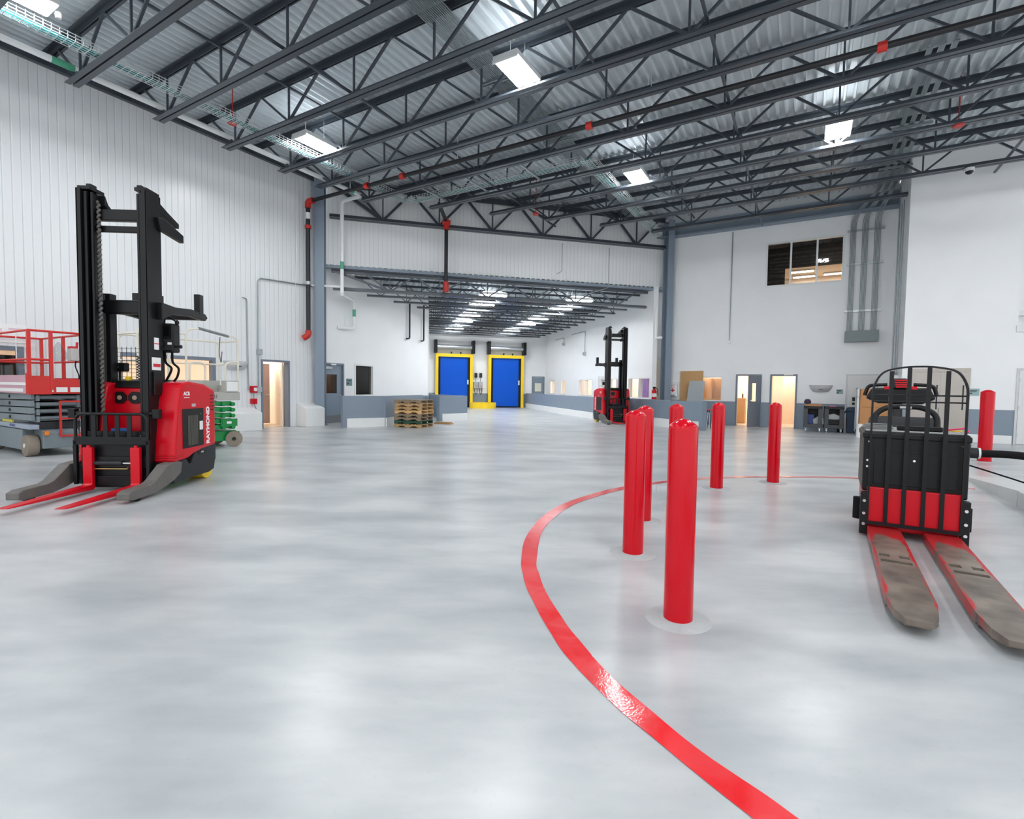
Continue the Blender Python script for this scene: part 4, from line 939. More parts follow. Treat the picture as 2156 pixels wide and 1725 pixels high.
        for zz_ in (.98, 1.03, 1.08, 1.13, 1.18): part('louvre_slot', plate(.93, 1.0, zz_, zz_+.015), M_black, pd)
        # dark lower skirt with step pocket
        sk = [(.08, .07), (.08, .31), (.12, .345), (.36, .36), (.42, .28), (.48, .28), (.54, .4), (.68, .46), (1.08, .48), (1.08, .26), (1.06, .24), (1.03, .12), (.9, .09), (.45, .09)]
        skp = part('lower_skirt', MB().prism(sk, min(s*.25, s*(W_-.01)), max(s*.25, s*(W_-.01))), M_dark, t, bevel=.015)
        part('hand_slot', MB().box(min(s*(W_-.015), s*(W_-.006)), max(s*(W_-.015), s*(W_-.006)), .62, .82, .38, .43), M_black, skp)
        text('lettering', 'ACR', .03, M_letter, skp, (s*(W_-.006)+sd*.001, .72, .405), rr, .001, .0005)
        part('drive_wheel', MB().cyl((s*.36, .93, .16), (s*(W_-.06), .93, .16), .158, 24), M_yellow if s > 0 else M_yellow, t, smooth=True)
        part('lamp_mount', MB().cyl((s*.41, .02, .97), (s*.47, .0, .97), .03, 10).box(s*.5-.04, s*.5+.04, -.04, .04, .91, 1.03), M_blackp, t, bevel=.008)
    body = part('centre_body', MB().prism([(.36, .2), (.36, 1.28), (.44, 1.32), (.6, 1.3), (1.04, 1.24), (1.04, .2)], -.38, .38), M_truckred, t, bevel=.02)
    part('dash_top', MB().prism([(.34, 1.29), (.38, 1.38), (.5, 1.4), (.85, 1.36), (.85, 1.26)], -.37, .37), M_blackp, t, bevel=.02)
    for x in (-.19, .0):
        fan = part('cooling_fan', MB().prism([(x+.09*cos(a_), 1.16+.085*sin(a_)) for a_ in [R(k*45+22) for k in range(8)]], .345, .36, 'y'), M_blackp, body)
        part('fan_hub', MB().cyl((x, .34, 1.16), (x, .346, 1.16), .03, 12), sm('hub_tan', 170, 150, 130, .5), fan)
    part('seat_back', MB().box(-.3, .3, .92, 1.02, 1.22, 1.32), M_dark, t, bevel=.03)
    # operator gear: wire screen, display, black electronics box, cables
    ws = MB()
    for k in range(9): ws.bar((-.52+k*.06, .62, 1.36), (-.52+k*.06, .62, 1.84), .005, .005)
    for k in range(9): ws.bar((-.53, .62, 1.38+k*.055), (-.03, .62, 1.38+k*.055), .005, .005)
    part('wire_screen', ws, M_black, t)
    dp = part('display', MB().box(-.4, -.18, .45, .53, 1.5, 1.62), M_blackp, t, bevel=.015)
    part('display_lens', MB().cyl((-.29, .444, 1.56), (-.29, .452, 1.56), .022, 14), M_galv, dp)
    part('display_stalk', MB().cyl((-.29, .5, 1.36), (-.29, .5, 1.52), .015, 8), M_black, t)
    part('control_handle', MB().lathe([(.03, 1.37), (.04, 1.41), (.03, 1.44)], -.14, .45, 12), M_yellow, t, smooth=True)
    part('coiled_cord', MB().tube([(-.05+.015*cos(i*.9), .5+.015*sin(i*.9), 1.37+i*.005) for i in range(70)], .006, 6), M_black, t)
    eb = part('terminal_box', MB().box(.3, .5, .34, .5, 1.76, 2.14), M_blackp, t, bevel=.02)
    part('screen', MB().box(.32, .48, .334, .342, 1.97, 2.1), M_screen, eb)
    part('keypad', MB().box(.31, .49, .33, .342, 1.79, 1.93), M_dark, eb)
    part('label', MB().box(.44, .49, .325, .331, 1.86, 1.89), M_paper, eb)
    part('knob', MB().cyl((.5, .42, 1.84), (.55, .42, 1.84), .012, 8).cyl((.55, .42, 1.84), (.56, .42, 1.84), .025, 10), M_black, eb)
    part('antenna', MB().tube(fillet([(.36, .4, 2.14), (.37, .4, 2.25), (.46, .4, 2.2), (.52, .4, 2.16)], .05), .01, 6).lathe([(.005, 2.12), (.025, 2.14), (.025, 2.17), (.005, 2.19)], .52, .4, 10), M_black, t)
    part('mast_bracket', MB().box(.33, .4, .2, .36, 1.84, 1.9), M_black, t)
    for k, (px_, py_) in enumerate(((.36, .4), (.44, .42))):
        part('cable', MB().tube(fillet([(px_, py_, 1.76), (px_, py_, 1.62), (px_+.09, py_, 1.56), (px_+.06, py_, 1.48-.05*k), (px_-.04, py_+.05, 1.36)], .05), .014, 6), M_rubber, t)
    part('decal', MB().box(.414, .418, .1, .19, 1.78, 1.93), M_paper, t)
    part('decal_stripe', MB().box(.4175, .4195, .1, .19, 1.85, 1.86), M_redink, t)
    part('decal', MB().box(.414, .419, .05, .22, 1.52, 1.68), M_paper, t)
    part('decal_print', MB().box(.4185, .4205, .07, .21, 1.56, 1.6), M_redink, t)
    part('fuse_box', MB().box(.414, .44, .06, .22, 1.2, 1.5), M_blackp, t, bevel=.008)
    # carriage
    part('carriage', MB().box(-.38, .4, -.05, .0, .3, .44).box(-.38, .4, -.05, .0, .08, .2).box(-.38, .4, -.02, .02, .05, .6).box(-.34, .36, 0, .04, .6, .75), M_black, t, bevel=.005)
    part('shift_cylinder', MB().cyl((-.3, -.07, .36), (.12, -.07, .36), .028, 12), M_dark, t, smooth=True)
    part('cylinder_rod', MB().cyl((.12, -.07, .36), (.34, -.07, .36), .012, 10), M_chrome, t, smooth=True)
    part('hydraulic_line', MB().tube([(-.24, -.075, .3), (-.22, -.075, .29), (.18, -.075, .29), (.19, -.075, .31)], .008, 6), sm('brass', 196, 170, 110, .35, .8), t)
    part('reach_arm', MB().bar((-.3, .0, .72), (.05, .2, .55), .03, .07).bar((.3, .0, .72), (-.05, .2, .55), .03, .07), M_black, t)
    part('valve_block', MB().box(-.1, .1, .06, .14, .72, .78), sm('valve_blue', 20, 84, 150, .4), t)
    br = MB(); z0, z1 = .60, .97
    br.box(-.43, .45, -.1, -.07, z0-.01, z0+.09)
    br.tube(fillet([(-.415, -.085, z0+.03), (-.415, -.085, z1), (.435, -.085, z1), (.435, -.085, z0+.03)], .1), .018, 8)
    for x in (-.2, -.06, .08, .22): br.box(x-.028, x+.028, -.092, -.078, z0+.04, z1)
    for s in (-1, 1): br.box(s*.43-.02+.01, s*.43+.02+.01, -.1, -.06, .1, z0+.05)
    part('load_backrest', br, M_black, t, bevel=.004)
    for xf in (-.26, .3):
        fk = part('fork', MB().prism([(-.12, .56), (-.07, .56), (-.07, .055), (-.1, .035), (-.5, .045), (-1.18, .062), (-1.22, .068), (-1.18, .075), (-.5, .09), (-.13, .1), (-.12, .12)], xf-.055, xf+.055), M_truckred, t, bevel=.006)
        part('fork_pin', MB().cyl((xf, -.095, .56), (xf, -.095, .585), .02, 10), M_truckred, fk)
    return t
rt = reach_truck(V((-4.93, 6.19, 0)), R(3), 'large red and black reach truck in the left foreground, forks towards the camera')
dup(rt, V((4.10, 19.54, 0)), R(14), 'small distant red reach truck before the low grey wall, near the right grey column')
# ================================================================== PALLET TRUCK
def pallet_truck(loc, rot):
    t = thing('pallet_truck', 'black and red pallet truck with a tall barred backrest and long worn forks', 'pallet truck', loc, rot)
    for s in (-1, 1):
        x0 = s*.21
        out = [(-.125, .05), (-.125, -1.9), (-.1, -2.12), (-.06, -2.24), (.06, -2.24), (.1, -2.12), (.125, -1.9), (.125, .05)]
        bm = bmesh.new()
        # blade: solid strips around the two roller windows
        def ring(z): return [(x, y, z) for x, y in out]
        mb = MB()
        ys = [-.0, -.9, -.98, -1.06, -1.085, -1.9]
        def strip(xa, xb, ya, yb): mb.box(xa, xb, ya, yb, .075, .1)
        strip(-.125, .125, -.9, .05); strip(-.125, -.095, -1.12, -.9); strip(.095, .125, -1.12, -.9)
        strip(-.03, .03, -.97, -.9); strip(-.095, .095, -1.06, -.97); strip(-.125, .125, -1.9, -1.12)
        mb.prism([(-.125, -1.9), (-.1, -2.12), (-.06, -2.24), (.06, -2.24), (.1, -2.12), (.125, -1.9)], .07, .1, 'z')
        mb.box(-.125, -.105, -1.9, .05, .03, .075).box(.105, .125, -1.9, .05, .03, .075)
        mb.prism([(-.125, -1.9), (-.1, -2.12), (-.06, -2.2), (.06, -2.2), (.1, -2.12), (.125, -1.9)], .05, .07, 'z')
        f = part('fork', mb, M_forkworn, t, loc=(x0, 0, 0))
        f['label'] = 'worn red and brown fork'
        part('load_roller', MB().cyl((-.08, -1.75, .04), (.08, -1.75, .04), .039, 14).cyl((-.08, -1.6, .04), (.08, -1.6, .04), .039, 14), M_rubber, f, smooth=True)
        part('rocker_link', MB().box(-.085, .085, -1.12, -.9, .035, .05), M_black, f)
    W = .345
    fp = part('front_plate', MB().box(-W, W, .05, .09, .12, .47), M_truckred, t, bevel=.008)
    for s in (-1, 1):
        sp = part('side_plate', MB().box(s*(W+.02)-.03, s*(W+.02)+.03, .02, .1, .02, .42), M_black, t, bevel=.006)
        for z in (.12, .22, .34): part('bolt', MB().cyl((s*(W+.02), .02, z), (s*(W+.02), .008, z), .014, 8), M_chrome, sp)
        part('bumper_roller', MB().cyl((s*(W+.055), .24, .12), (s*(W+.055), .24, .33), .045, 14), M_rubber, t, smooth=True)
    bc = part('battery_case', MB().box(-.385, .385, .1, .86, .42, 1.0), M_blackp, t, bevel=.015)
    part('lid', MB().box(-.395, .395, .09, .88, .93, .985), M_black, bc, bevel=.012)
    part('lid_top', MB().box(-.37, .37, .12, .85, .985, 1.005), sm('dusty_grey', 150, 152, 152, .6), bc, bevel=.004)
    for x in (-.25, .25):
        v = MB()
        for i in range(6): v.box(x-.05+i*.02, x-.042+i*.02, .094, .1, .6, .72)
        part('vent', v, sm('vent_black', 8, 8, 9, .6), bc)
    part('seam_plate', MB().box(-.3, .3, .092, .1, .5, .8), M_black, bc, bevel=.003)
    for x, z in ((-.34, .9), (.33, .9), (-.35, .72), (.0, .74), (-.35, .66), (.06, .5)): part('bolt', MB().cyl((x, .1, z), (x, .085, z), .011, 8), M_chrome, bc)
    part('chassis', MB().box(-.34, .34, .1, 1.5, .06, .42), M_truckred, t, bevel=.02)
    part('drive_wheel', MB().cyl((-.06, 1.2, .12), (.06, 1.2, .12), .119, 20), M_rubber, t, smooth=True)
    for s in (-1, 1): part('caster_wheel', MB().cyl((s*.3-.03, .9, .075), (s*.3+.03, .9, .075), .074, 16), M_rubber, t, smooth=True)
    # load backrest: hoop of flat bar, four uprights, two cross rods
    bk = MB(); top = 1.605
    hoop = fillet([(-.335, .03, .14), (-.335, .03, 1.43), (-.27, .03, 1.565), (-.1, .03, top), (.1, .03, top), (.27, .03, 1.565), (.335, .03, 1.43), (.335, .03, .14)], .09, 5)
    for i in range(len(hoop)-1): bk.bar(hoop[i], hoop[i+1], .016, .028, (0, 1, 0))
    part('backrest_hoop', bk, M_black, t)
    for x in (-.2, -.07, .07, .2): part('backrest_bar', MB().box(x-.016, x+.016, .018, .034, .14, top-.006-(.035 if abs(x) > .1 else 0)), M_black, t)
    part('cross_rod', MB().cyl((-.335, .026, 1.345), (.335, .026, 1.345), .007, 8), M_black, t)
    part('cross_rod', MB().cyl((-.335, .026, 1.285), (.335, .026, 1.285), .007, 8), M_black, t)
    part('bottom_bar', MB().box(-.345, .345, .012, .04, .12, .15), M_black, t)
    # operator end: rider bar, steering head
    part('grab_bar', MB().tube(fillet([(-.26, .86, .95), (-.26, .9, 1.14), (-.14, .92, 1.22), (.14, .92, 1.22), (.26, .9, 1.14), (.26, .86, .95)], .1), .028, 12), M_blackp, t, smooth=True)
    part('emblem', MB().box(-.05, .05, .885, .9, 1.2, 1.225), M_galv, t, bevel=.004)
    part('motor_cover', MB().prism([(.88, .1), (.88, .9), (1.1, 1.12), (1.35, 1.0), (1.5, .5), (1.5, .1)], -.3, .3), M_dark, t, bevel=.04)
    part('tiller_arm', MB().bar((-.02, 1.3, .9), (-.02, 1.52, 1.3), .09, .07), M_blackp, t, bevel=.015)
    hd = part('control_head', MB().prism([(-.32, 1.3), (-.26, 1.42), (.26, 1.42), (.32, 1.3), (.2, 1.24), (-.2, 1.24)], 1.42, 1.56, 'y'), M_blackp, t, bevel=.02)
    for s in (-1, 1): part('hand_grip', MB().tube(fillet([(s*.12, 1.48, 1.46), (s*.3, 1.48, 1.45), (s*.33, 1.48, 1.33)], .05), .02, 10), M_blackp, hd, smooth=True)
    part('control_pod', MB().prism([(-.1, 1.42), (-.07, 1.53), (.05, 1.53), (.1, 1.42)], 1.4, 1.54, 'y'), M_dark, hd, bevel=.01)
    for k in range(4): part('red_louvre', MB().box(-.06+.004*k, .055+.01*k, 1.385, 1.41, 1.5-.025*k, 1.515-.025*k), M_redpaint, hd)
    for s in (-1, 1): part('horn_button', MB().box(s*.12-.03, s*.12+.03, 1.42, 1.5, 1.4, 1.44), M_redpaint, hd, bevel=.008)
    # charge plug on the side
    pl = part('charge_plug', MB().cyl((.385, .3, .83), (.47, .3, .83), .048, 16), M_dark, t, smooth=True)
    part('plug_ring', MB().cyl((.47, .3, .83), (.485, .3, .83), .05, 16), M_trimw, pl, smooth=True)
    part('plug_latch', MB().box(.4, .42, .285, .315, .87, .91), M_black, pl)
    return t
PTB = V((3.66, 4.49, 0)); PTR = R(-32.5)
pt = pallet_truck(PTB, PTR)
def PT(x, y, z): return PTB+V((cos(PTR)*x-sin(PTR)*y, sin(PTR)*x+cos(PTR)*y, z))
pipe('charging_cable', 'thick black charging cable running from the pallet truck plug to the right edge', [PT(.486, .3, .83), PT(.75, .28, .84), PT(1.05, .2, .78), PT(1.6, .0, .55), PT(2.4, -.4, .35)], .034, M_rubber, 'cable', .2)
pipe('thin_cable', 'thin black wire leaving the pallet truck towards the right above the raised slab', [PT(.37, .5, .72), PT(.75, .5, .6), PT(1.2, .42, .45), PT(2.0, .2, .4)], .008, M_rubber, 'cable', .2, 6)
pipe('clear_hose', 'clear grey hose hanging in a loop at the right edge beside the pallet truck', [PT(1.28, .1, .55), PT(1.1, .15, .4), PT(1.02, .1, .24), PT(1.1, -.05, .215)], .018, sm('clear_hose', 176, 182, 196, .2), 'hose', .15, 8)
# cable coil, charger handle and red wire on the battery lid
t = thing('cable_coil', 'coiled grey cable lying on the left of the pallet truck lid', 'cable', PT(-.26, .45, 1.006), PTR)
part('coil', MB().tube([((.12-.008*(i//24))*cos(i*pi/12), (.2-.01*(i//24))*sin(i*pi/12), .012+.012*(i//24)) for i in range(72)], .009, 6), sm('cable_grey', 120, 122, 122, .5), t, smooth=True)
t = thing('black_bar', 'black plastic bar with pink cord lying on the pallet truck lid', 'bar', PT(.1, .3, 1.006), PTR)
part('bar', MB().box(-.22, .12, -.03, .03, 0, .045), M_blackp, t, bevel=.01)
part('cord', MB().tube([(.12, 0, .02), (.2, .0, .03), (.27, -.02, .045), (.3, -.03, .01)], .009, 6), sm('pink_cord', 220, 60, 100, .5), t)
part('cord_end', MB().tube([(.12, .02, .02), (.22, .03, .012), (.26, .03, .012)], .007, 6), M_yellow, t)
# ================================================================== SCISSOR LIFTS
def wheel(mb_parent, x, y, r, w, rot=0, tread=M_tyre, hub=M_cream):
    o = part('wheel', MB().lathe([(r*.6, -w/2), (r*.95, -w/2), (r, -w/2+.02), (r, w/2-.02), (r*.95, w/2), (r*.6, w/2)], n=28, axis='y'), tread, mb_parent, smooth=True, loc=(x, y, r), rot=rot)
    part('hub', MB().lathe([(r*.62, -w/2+.02), (r*.62, w/2-.02)], n=24, axis='y').lathe([(.04, -w/2-.01), (.04, w/2+.01)], n=12, axis='y'), hub, o, smooth=True)
    return o
def scissor_stack(t, L_, W_, z0, z1, n, m):
    h = (z1-z0)/n
    for i in range(n):
        z = z0+h*(i+.5)
        for y in (-W_/2, W_/2):
            part('scissor_arm', MB().bar((-L_/2+.04, y, z-h*.12), (L_/2-.04, y, z+h*.12), .05, h*.84), m, t, bevel=.006)
            part('scissor_arm', MB().bar((-L_/2+.04, y*.8, z+h*.12), (L_/2-.04, y*.8, z-h*.12), .05, h*.84), m, t, bevel=.006)
        for sx_ in (-1, 1): part('pivot_tube', MB().cyl((sx_*(L_/2-.1), -W_/2, z), (sx_*(L_/2-.1), W_/2, z), .035, 12), m, t, smooth=True)
        part('pivot_pin', MB().cyl((0, -W_/2-.04, z), (0, W_/2+.04, z), .03, 12), M_dark, t, smooth=True)
def red_lift(loc, rot):
    # x = length, front end at +x ; near long side at y = -W/2
    t = thing('scissor_lift', 'scissor lift with red platform rails and grey scissor arms, behind the large reach truck', 'scissor lift', loc, rot)
    W = .84; L = 2.3; h = W/2
    part('chassis', MB().prism([(-L/2, .12), (-L/2, .5), (L/2-.1, .5), (L/2, .42), (L/2, .14)], -h+.16, h-.16, 'y').box(-L/2+.3, L/2-.42, -h, -h+.16, .1, .48).box(-L/2+.3, L/2-.42, h-.16, h, .1, .48), M_liftgrey, t, bevel=.01)
    sd = part('side_tray', MB().box(-L/2, L/2+.05, -h-.03, -h+.1, .5, .58), sm('decal_blue_grey', 150, 160, 176, .4), t, bevel=.004)
    text('lettering', 'SKYJACK', .06, sm('deep_blue', 60, 72, 140, .5), sd, (.35, -h-.032, .54), (R(90), 0, 0), .001, .001, 1.2)
    part('chevron', MB().box(-.3, .25, -h-.002, -h+.02, .585, .63), sm('hazard_yellow', 200, 190, 80, .5), t)
    for x in (-L/2+.28, L/2-.25):
        for s in (-1, 1): wheel(t, x, s*(h-.06), .195, .16)
    scissor_stack(t, L-.1, W-.12, .62, 1.13, 4, M_liftgrey)
    pf = part('platform', MB().box(-L/2, L/2, -h, h, 1.14, 1.2), M_liftgrey, t)
    part('toe_board', MB().box(L/2-.02, L/2+.005, -h, h, 1.13, 1.4).box(-L/2, L/2, h-.02, h, 1.2, 1.42), M_lift, t)
    part('toe_panel', MB().box(-L/2, L/2-.12, -h-.005, -h+.02, 1.13, 1.46), sm('banner_pink', 206, 166, 178, .4), t, label='pale pink and white banner panel')
    part('banner_stripe', MB().box(-L/2, L/2-.12, -h-.009, -h-.004, 1.28, 1.33).box(-L/2+.2, L/2-.3, -h-.009, -h-.004, 1.16, 1.22), M_paper, t)
    part('corner_plate', MB().box(L/2-.14, L/2+.012, -h-.012, -h+.01, 1.12, 1.5).box(L/2-.01, L/2+.014, -h-.01, -h+.3, 1.12, 1.45), M_lift, t)
    for y in (-.18, .02, .22): part('notice', MB().box(L/2+.006, L/2+.012, y-.08, y+.08, 1.16, 1.25), M_paper, t)
    def rail(*pts, r=.02): part('guardrail', MB().tube(fillet(pts, .03, 3), r, 8), M_lift, t, smooth=True)
    zt, zm = 2.25, 1.74
    rail((-L/2, -h, zt), (L/2, -h, zt), (L/2, h, zt), (-L/2, h, zt), (-L/2, -h+.05, zt))
    rail((-L/2, -h, zm), (L/2, -h, zm)); rail((L/2, h, zm), (-L/2, h, zm)); rail((-L/2, h, zm), (-L/2, -h, zm))
    for x, y in ((L/2, -h), (L/2, -h+.3), (L/2, h), (0, h), (-L/2, h), (-L/2, -h)): part('rail_post', MB().box(x-.025, x+.025, y-.025, y+.025, 1.2, zt), M_lift, t)
    rail((L/2, -h, zm), (L/2, -h+.3, zm))
    part('chain', MB().tube([(L/2-.6, -h, zt-.02), (L/2-.6, -h, 1.74)], .008, 6).tube([(L/2-.02, -h+.33, 1.9), (L/2-.03, -h+.34, 1.3)], .012, 6), M_wire, t)
    cbx = part('control_box', MB().box(L/2-.35, L/2-.15, h-.2, h-.02, 1.75, 1.98), sm('control_grey', 190, 192, 190, .4), t, bevel=.01)
    part('joystick', MB().cyl((L/2-.2, h-.1, 1.98), (L/2-.18, h-.1, 2.1), .02, 10).box(L/2-.32, L/2-.16, h-.2, h-.1, 1.98, 2.02), M_redink, cbx)
    part('cable', MB().tube(fillet([(L/2-.25, h-.1, 1.75), (L/2-.15, h-.15, 1.65), (L/2-.1, h-.1, 1.45), (L/2-.2, h-.1, 1.35), (L/2-.28, h-.1, 1.4)], .06), .01, 6), M_rubber, t)
    ld = MB()
    for y in (-.02, .36): ld.box(L/2+.02, L/2+.05, y-.015, y+.015, .35, 1.0)
    for z in (.36, .68, .99): ld.box(L/2+.02, L/2+.05, -.02, .36, z-.015, z+.015)
    part('ladder', ld, M_lift, t)
    part('emergency_switch', MB().box(L/2-.03, L/2+.04, -.24, -.18, .38, .46), sm('switch_orange', 226, 130, 40, .5), t, bevel=.005)
    part('hydraulic_unit', MB().box(L/2-.5, L/2-.05, -.3, .3, .5, .62), M_dark, t)
    return t
fc = G(66, 961); 
XL = V((B2.x, B2.y, 0)); YL = V((A2.x, A2.y, 0))
red_lift(fc+YL*.36-XL*.92, ROTM)
p = G(66, 961)+YL*.5-XL*.5
t = thing('plastic_bag', 'clear plastic bag hanging from the red rail beside the control box', 'bag', p+XL*.25+V((0, 0, 1.98)), 0)
part('bag', MB().lathe([(.02, .12), (.06, .05), (.12, -.08), (.13, -.18), (.08, -.24), (.01, -.25)], n=12), M_plastic_clear, t, smooth=True)
def green_lift(loc, rot):
    # y = length, near long side at x = +W/2
    t = thing('scissor_lift', 'scissor lift with green base and cream white rails, partly behind the large reach truck', 'scissor lift', loc, rot)
    W = .76; L = 1.9; h = W/2
    part('chassis', MB().box(-h+.12, h-.12, -L/2, L/2, .12, .34), M_green, t, bevel=.01)
    part('end_frame', MB().box(-h, h, L/2-.12, L/2, .1, .32).box(-h, h, -L/2, -L/2+.12, .1, .32), M_green, t)
    for y in (-L/2+.22, L/2-.1):
        for s in (-1, 1): wheel(t, s*(h-.04), y, .165, .13, R(90-(30 if y > 0 else 0)), hub=M_dark)
    n = 5; z0, z1 = .36, .98; hh = (z1-z0)/n
    for i in range(n):
        z = z0+hh*(i+.5)
        for s in (-1, 1):
            part('scissor_arm', MB().bar((s*(h-.06), -L/2+.1, z-.02), (s*(h-.06), L/2-.15, z+.02), .05, hh*.7), M_green, t, bevel=.006)
        for yy in (.14, .34): part('pivot_tube', MB().cyl((-h+.05, L/2-yy, z), (h+.02, L/2-yy, z), .043, 14), M_green, t, smooth=True)
    bk = part('label_plate', MB().box(h-.02, h+.01, L/2-.4, L/2-.05, .44, .6), M_green, t)
    part('label', MB().box(h+.01, h+.014, L/2-.28, L/2-.18, .5, .55), M_paper, bk)
    dk = part('platform', MB().box(-h, h, -L/2, L/2+.02, 1.0, 1.17), sm('deck_grey', 176, 176, 170, .45), t, bevel=.006)
    text('lettering', '7821', .11, M_ink, dk, (h+.002, L/2-.55, 1.08), (R(90), 0, R(90)), .001, .001, .8)
    part('toe_board', MB().box(-h, -h+.02, -L/2, L/2, 1.17, 1.42).box(h-.02, h, -L/2, -.15, 1.17, 1.34).box(-h, h, L/2-.02, L/2, 1.17, 1.32), sm('deck_grey', 176, 176, 170, .45), t)
    text('lettering', 'Quest PC290', .13, M_ink, dk, (h+.002, -.52, 1.25), (R(90), 0, R(90)), .001, .001, .85)
    part('battery_box', MB().box(h-.2, h+.02, -.1, .2, 1.17, 1.42), sm('deck_grey', 176, 176, 170, .45), t, bevel=.01)
    part('document_box', MB().box(h-.15, h+.02, L/2-.3, L/2-.02, 1.17, 1.42), sm('deck_grey', 176, 176, 170, .45), t, bevel=.01)
    part('notice', MB().box(h+.021, h+.024, L/2-.28, L/2-.04, 1.2, 1.4), M_paper, t)
    def rail(pts, r=.02): part('guardrail', MB().tube(fillet(pts, .12, 5), r, 8), M_cream, t, smooth=True)
    zt, zm = 2.28, 1.78
    rail([(-h, -L/2, 1.17), (-h, -L/2, zt), (-h, L/2, zt), (-h, L/2, 1.17)])
    rail([(h, -L/2, 1.17), (h, -L/2, zt+.1), (h, -.1, zt+.05)])
    rail([(h, -.12, 1.17), (h, -.12, zt+.14), (h, .12, zt+.18)]); rail([(h, L/2-.02, 1.17), (h, L/2-.02, zt+.06), (h, L/2-.25, zt+.1)])
    rail([(h, -.06, 1.42), (h, -.06, zm), (h, .24, zm), (h, .24, 1.42)]); rail([(h, L/2-.3, 1.42), (h, L/2-.3, zm+.02), (h, L/2, zm+.05)])
    for z in (zt, zm):
        for s in (-1, 1): part('guardrail', MB().cyl((-h, s*L/2, z), (h, s*L/2, z), .02, 8), M_cream, t, smooth=True)
    part('guardrail', MB().cyl((-h, -L/2, zm), (-h, L/2, zm), .018, 8), M_cream, t, smooth=True)
    part('entry_gate_bar', MB().cyl((h, .12, zt+.19), (h, L/2-.22, zt+.08), .028, 10), sm('foam_grey', 120, 124, 128, .6), t, smooth=True)
    part('rail_post', MB().box(-h-.02, -h+.02, -.1, -.06, 1.17, zt), M_cream, t)
    cb = part('control_box', MB().box(h-.02, h+.12, -L/2+.05, -L/2+.4, 1.9, 2.2), M_blackp, t, bevel=.02)
    part('control_bracket', MB().box(h-.02, h+.1, -L/2, -L/2+.45, 2.26, 2.3), M_cream, t)
    part('cord', MB().tube(fillet([(h, L/2-.4, zt+.05), (h, L/2-.42, zt-.3), (h, L/2-.38, zt-.5), (h, L/2-.36, zt-.25)], .05), .008, 6), M_dark, t)
    return t
g = G(503, 938)
green_lift(g-YL*.98-XL*.30, ROTM)
# ================================================================== PALLETS
P_ = {}
def pallet(loc, rot, m, label, w=.99, d=.84, mats=None):
    t = thing('pallet', label, 'pallet', loc, rot, 'wooden pallets in the stack')
    k = m.name
    def get(nm, fn): 
        if (k, nm) not in P_: P_[(k, nm)] = fn().mesh(nm, m, .004, segs=1)
        return P_[(k, nm)]
    notch = lambda x0: None
    h = .112
    for y in (-d/2+.02, 0, d/2-.02):
        link('stringer', get('stringer', lambda: MB().prism([(-w/2, .016), (-w/2, h-.018), (w/2, h-.018), (w/2, .016), (w*.34, .016), (w*.31, .05), (w*.15, .05), (w*.12, .016), (-w*.12, .016), (-w*.15, .05), (-w*.31, .05), (-w*.34, .016)], -.018, .018, 'y')), t, (0, y, 0))
    for i in range(7):
        bw = .13 if i in (0, 6) else .09
        x = -w/2+.065+(w-.13)*i/6
        link('deck_board', get('deck_board%d' % (bw > .1), lambda: MB().box(-bw/2, bw/2, -d/2, d/2, h-.018, h)), t, (x, 0, 0))
    for x in (-w/2+.065, 0, w/2-.065): link('bottom_board', get('bottom_board', lambda: MB().box(-.06, .06, -d/2, d/2, 0, .016)), t, (x, 0, 0))
    return t
pa, pb_ = G(830, 899.5), G(887, 902); prot = atan2(pb_.y-pa.y, pb_.x-pa.x)
ctr = pa+V((cos(prot), sin(prot), 0))*.5+V((-sin(prot), cos(prot), 0))*.43
pn = [(M_wood, 'wooden pallet at the bottom of the stack, on the floor'), (M_woodgreen, 'green-stained pallet second from the bottom of the stack'), (M_woodold, 'weathered grey pallet just above the green one in the stack'), (M_woodold, 'weathered grey pallet fourth from the bottom of the stack'), (sm('fresh_wood', 214, 172, 116, .7, 0, .15, 7), 'pale fresh wooden pallet in the middle of the stack'), (M_wood, 'brown wooden pallet third from the top of the stack'), (M_wood, 'brown wooden pallet second from the top of the stack'), (M_woodold, 'weathered pallet on top of the stack')]
for i, (m, lab) in enumerate(pn):
    j = V((random.uniform(-.02, .02), random.uniform(-.02, .02), 0))
    pallet(ctr+j+V((0, 0, .113*i)), prot+R(random.uniform(-1.5, 1.5)), m, lab)
g = G(934, 893.5)
single('wood_plank', MB().box(-.35, .3, -.15, .15, 0, .04).box(-.3, .25, -.12, -.04, .04, .07).box(-.3, .25, .05, .13, .04, .07), M_wood, 'short piece of wooden pallet lying on the floor right of the stack', 'plank', g+V((0, .15, 0)), prot, None, .004)
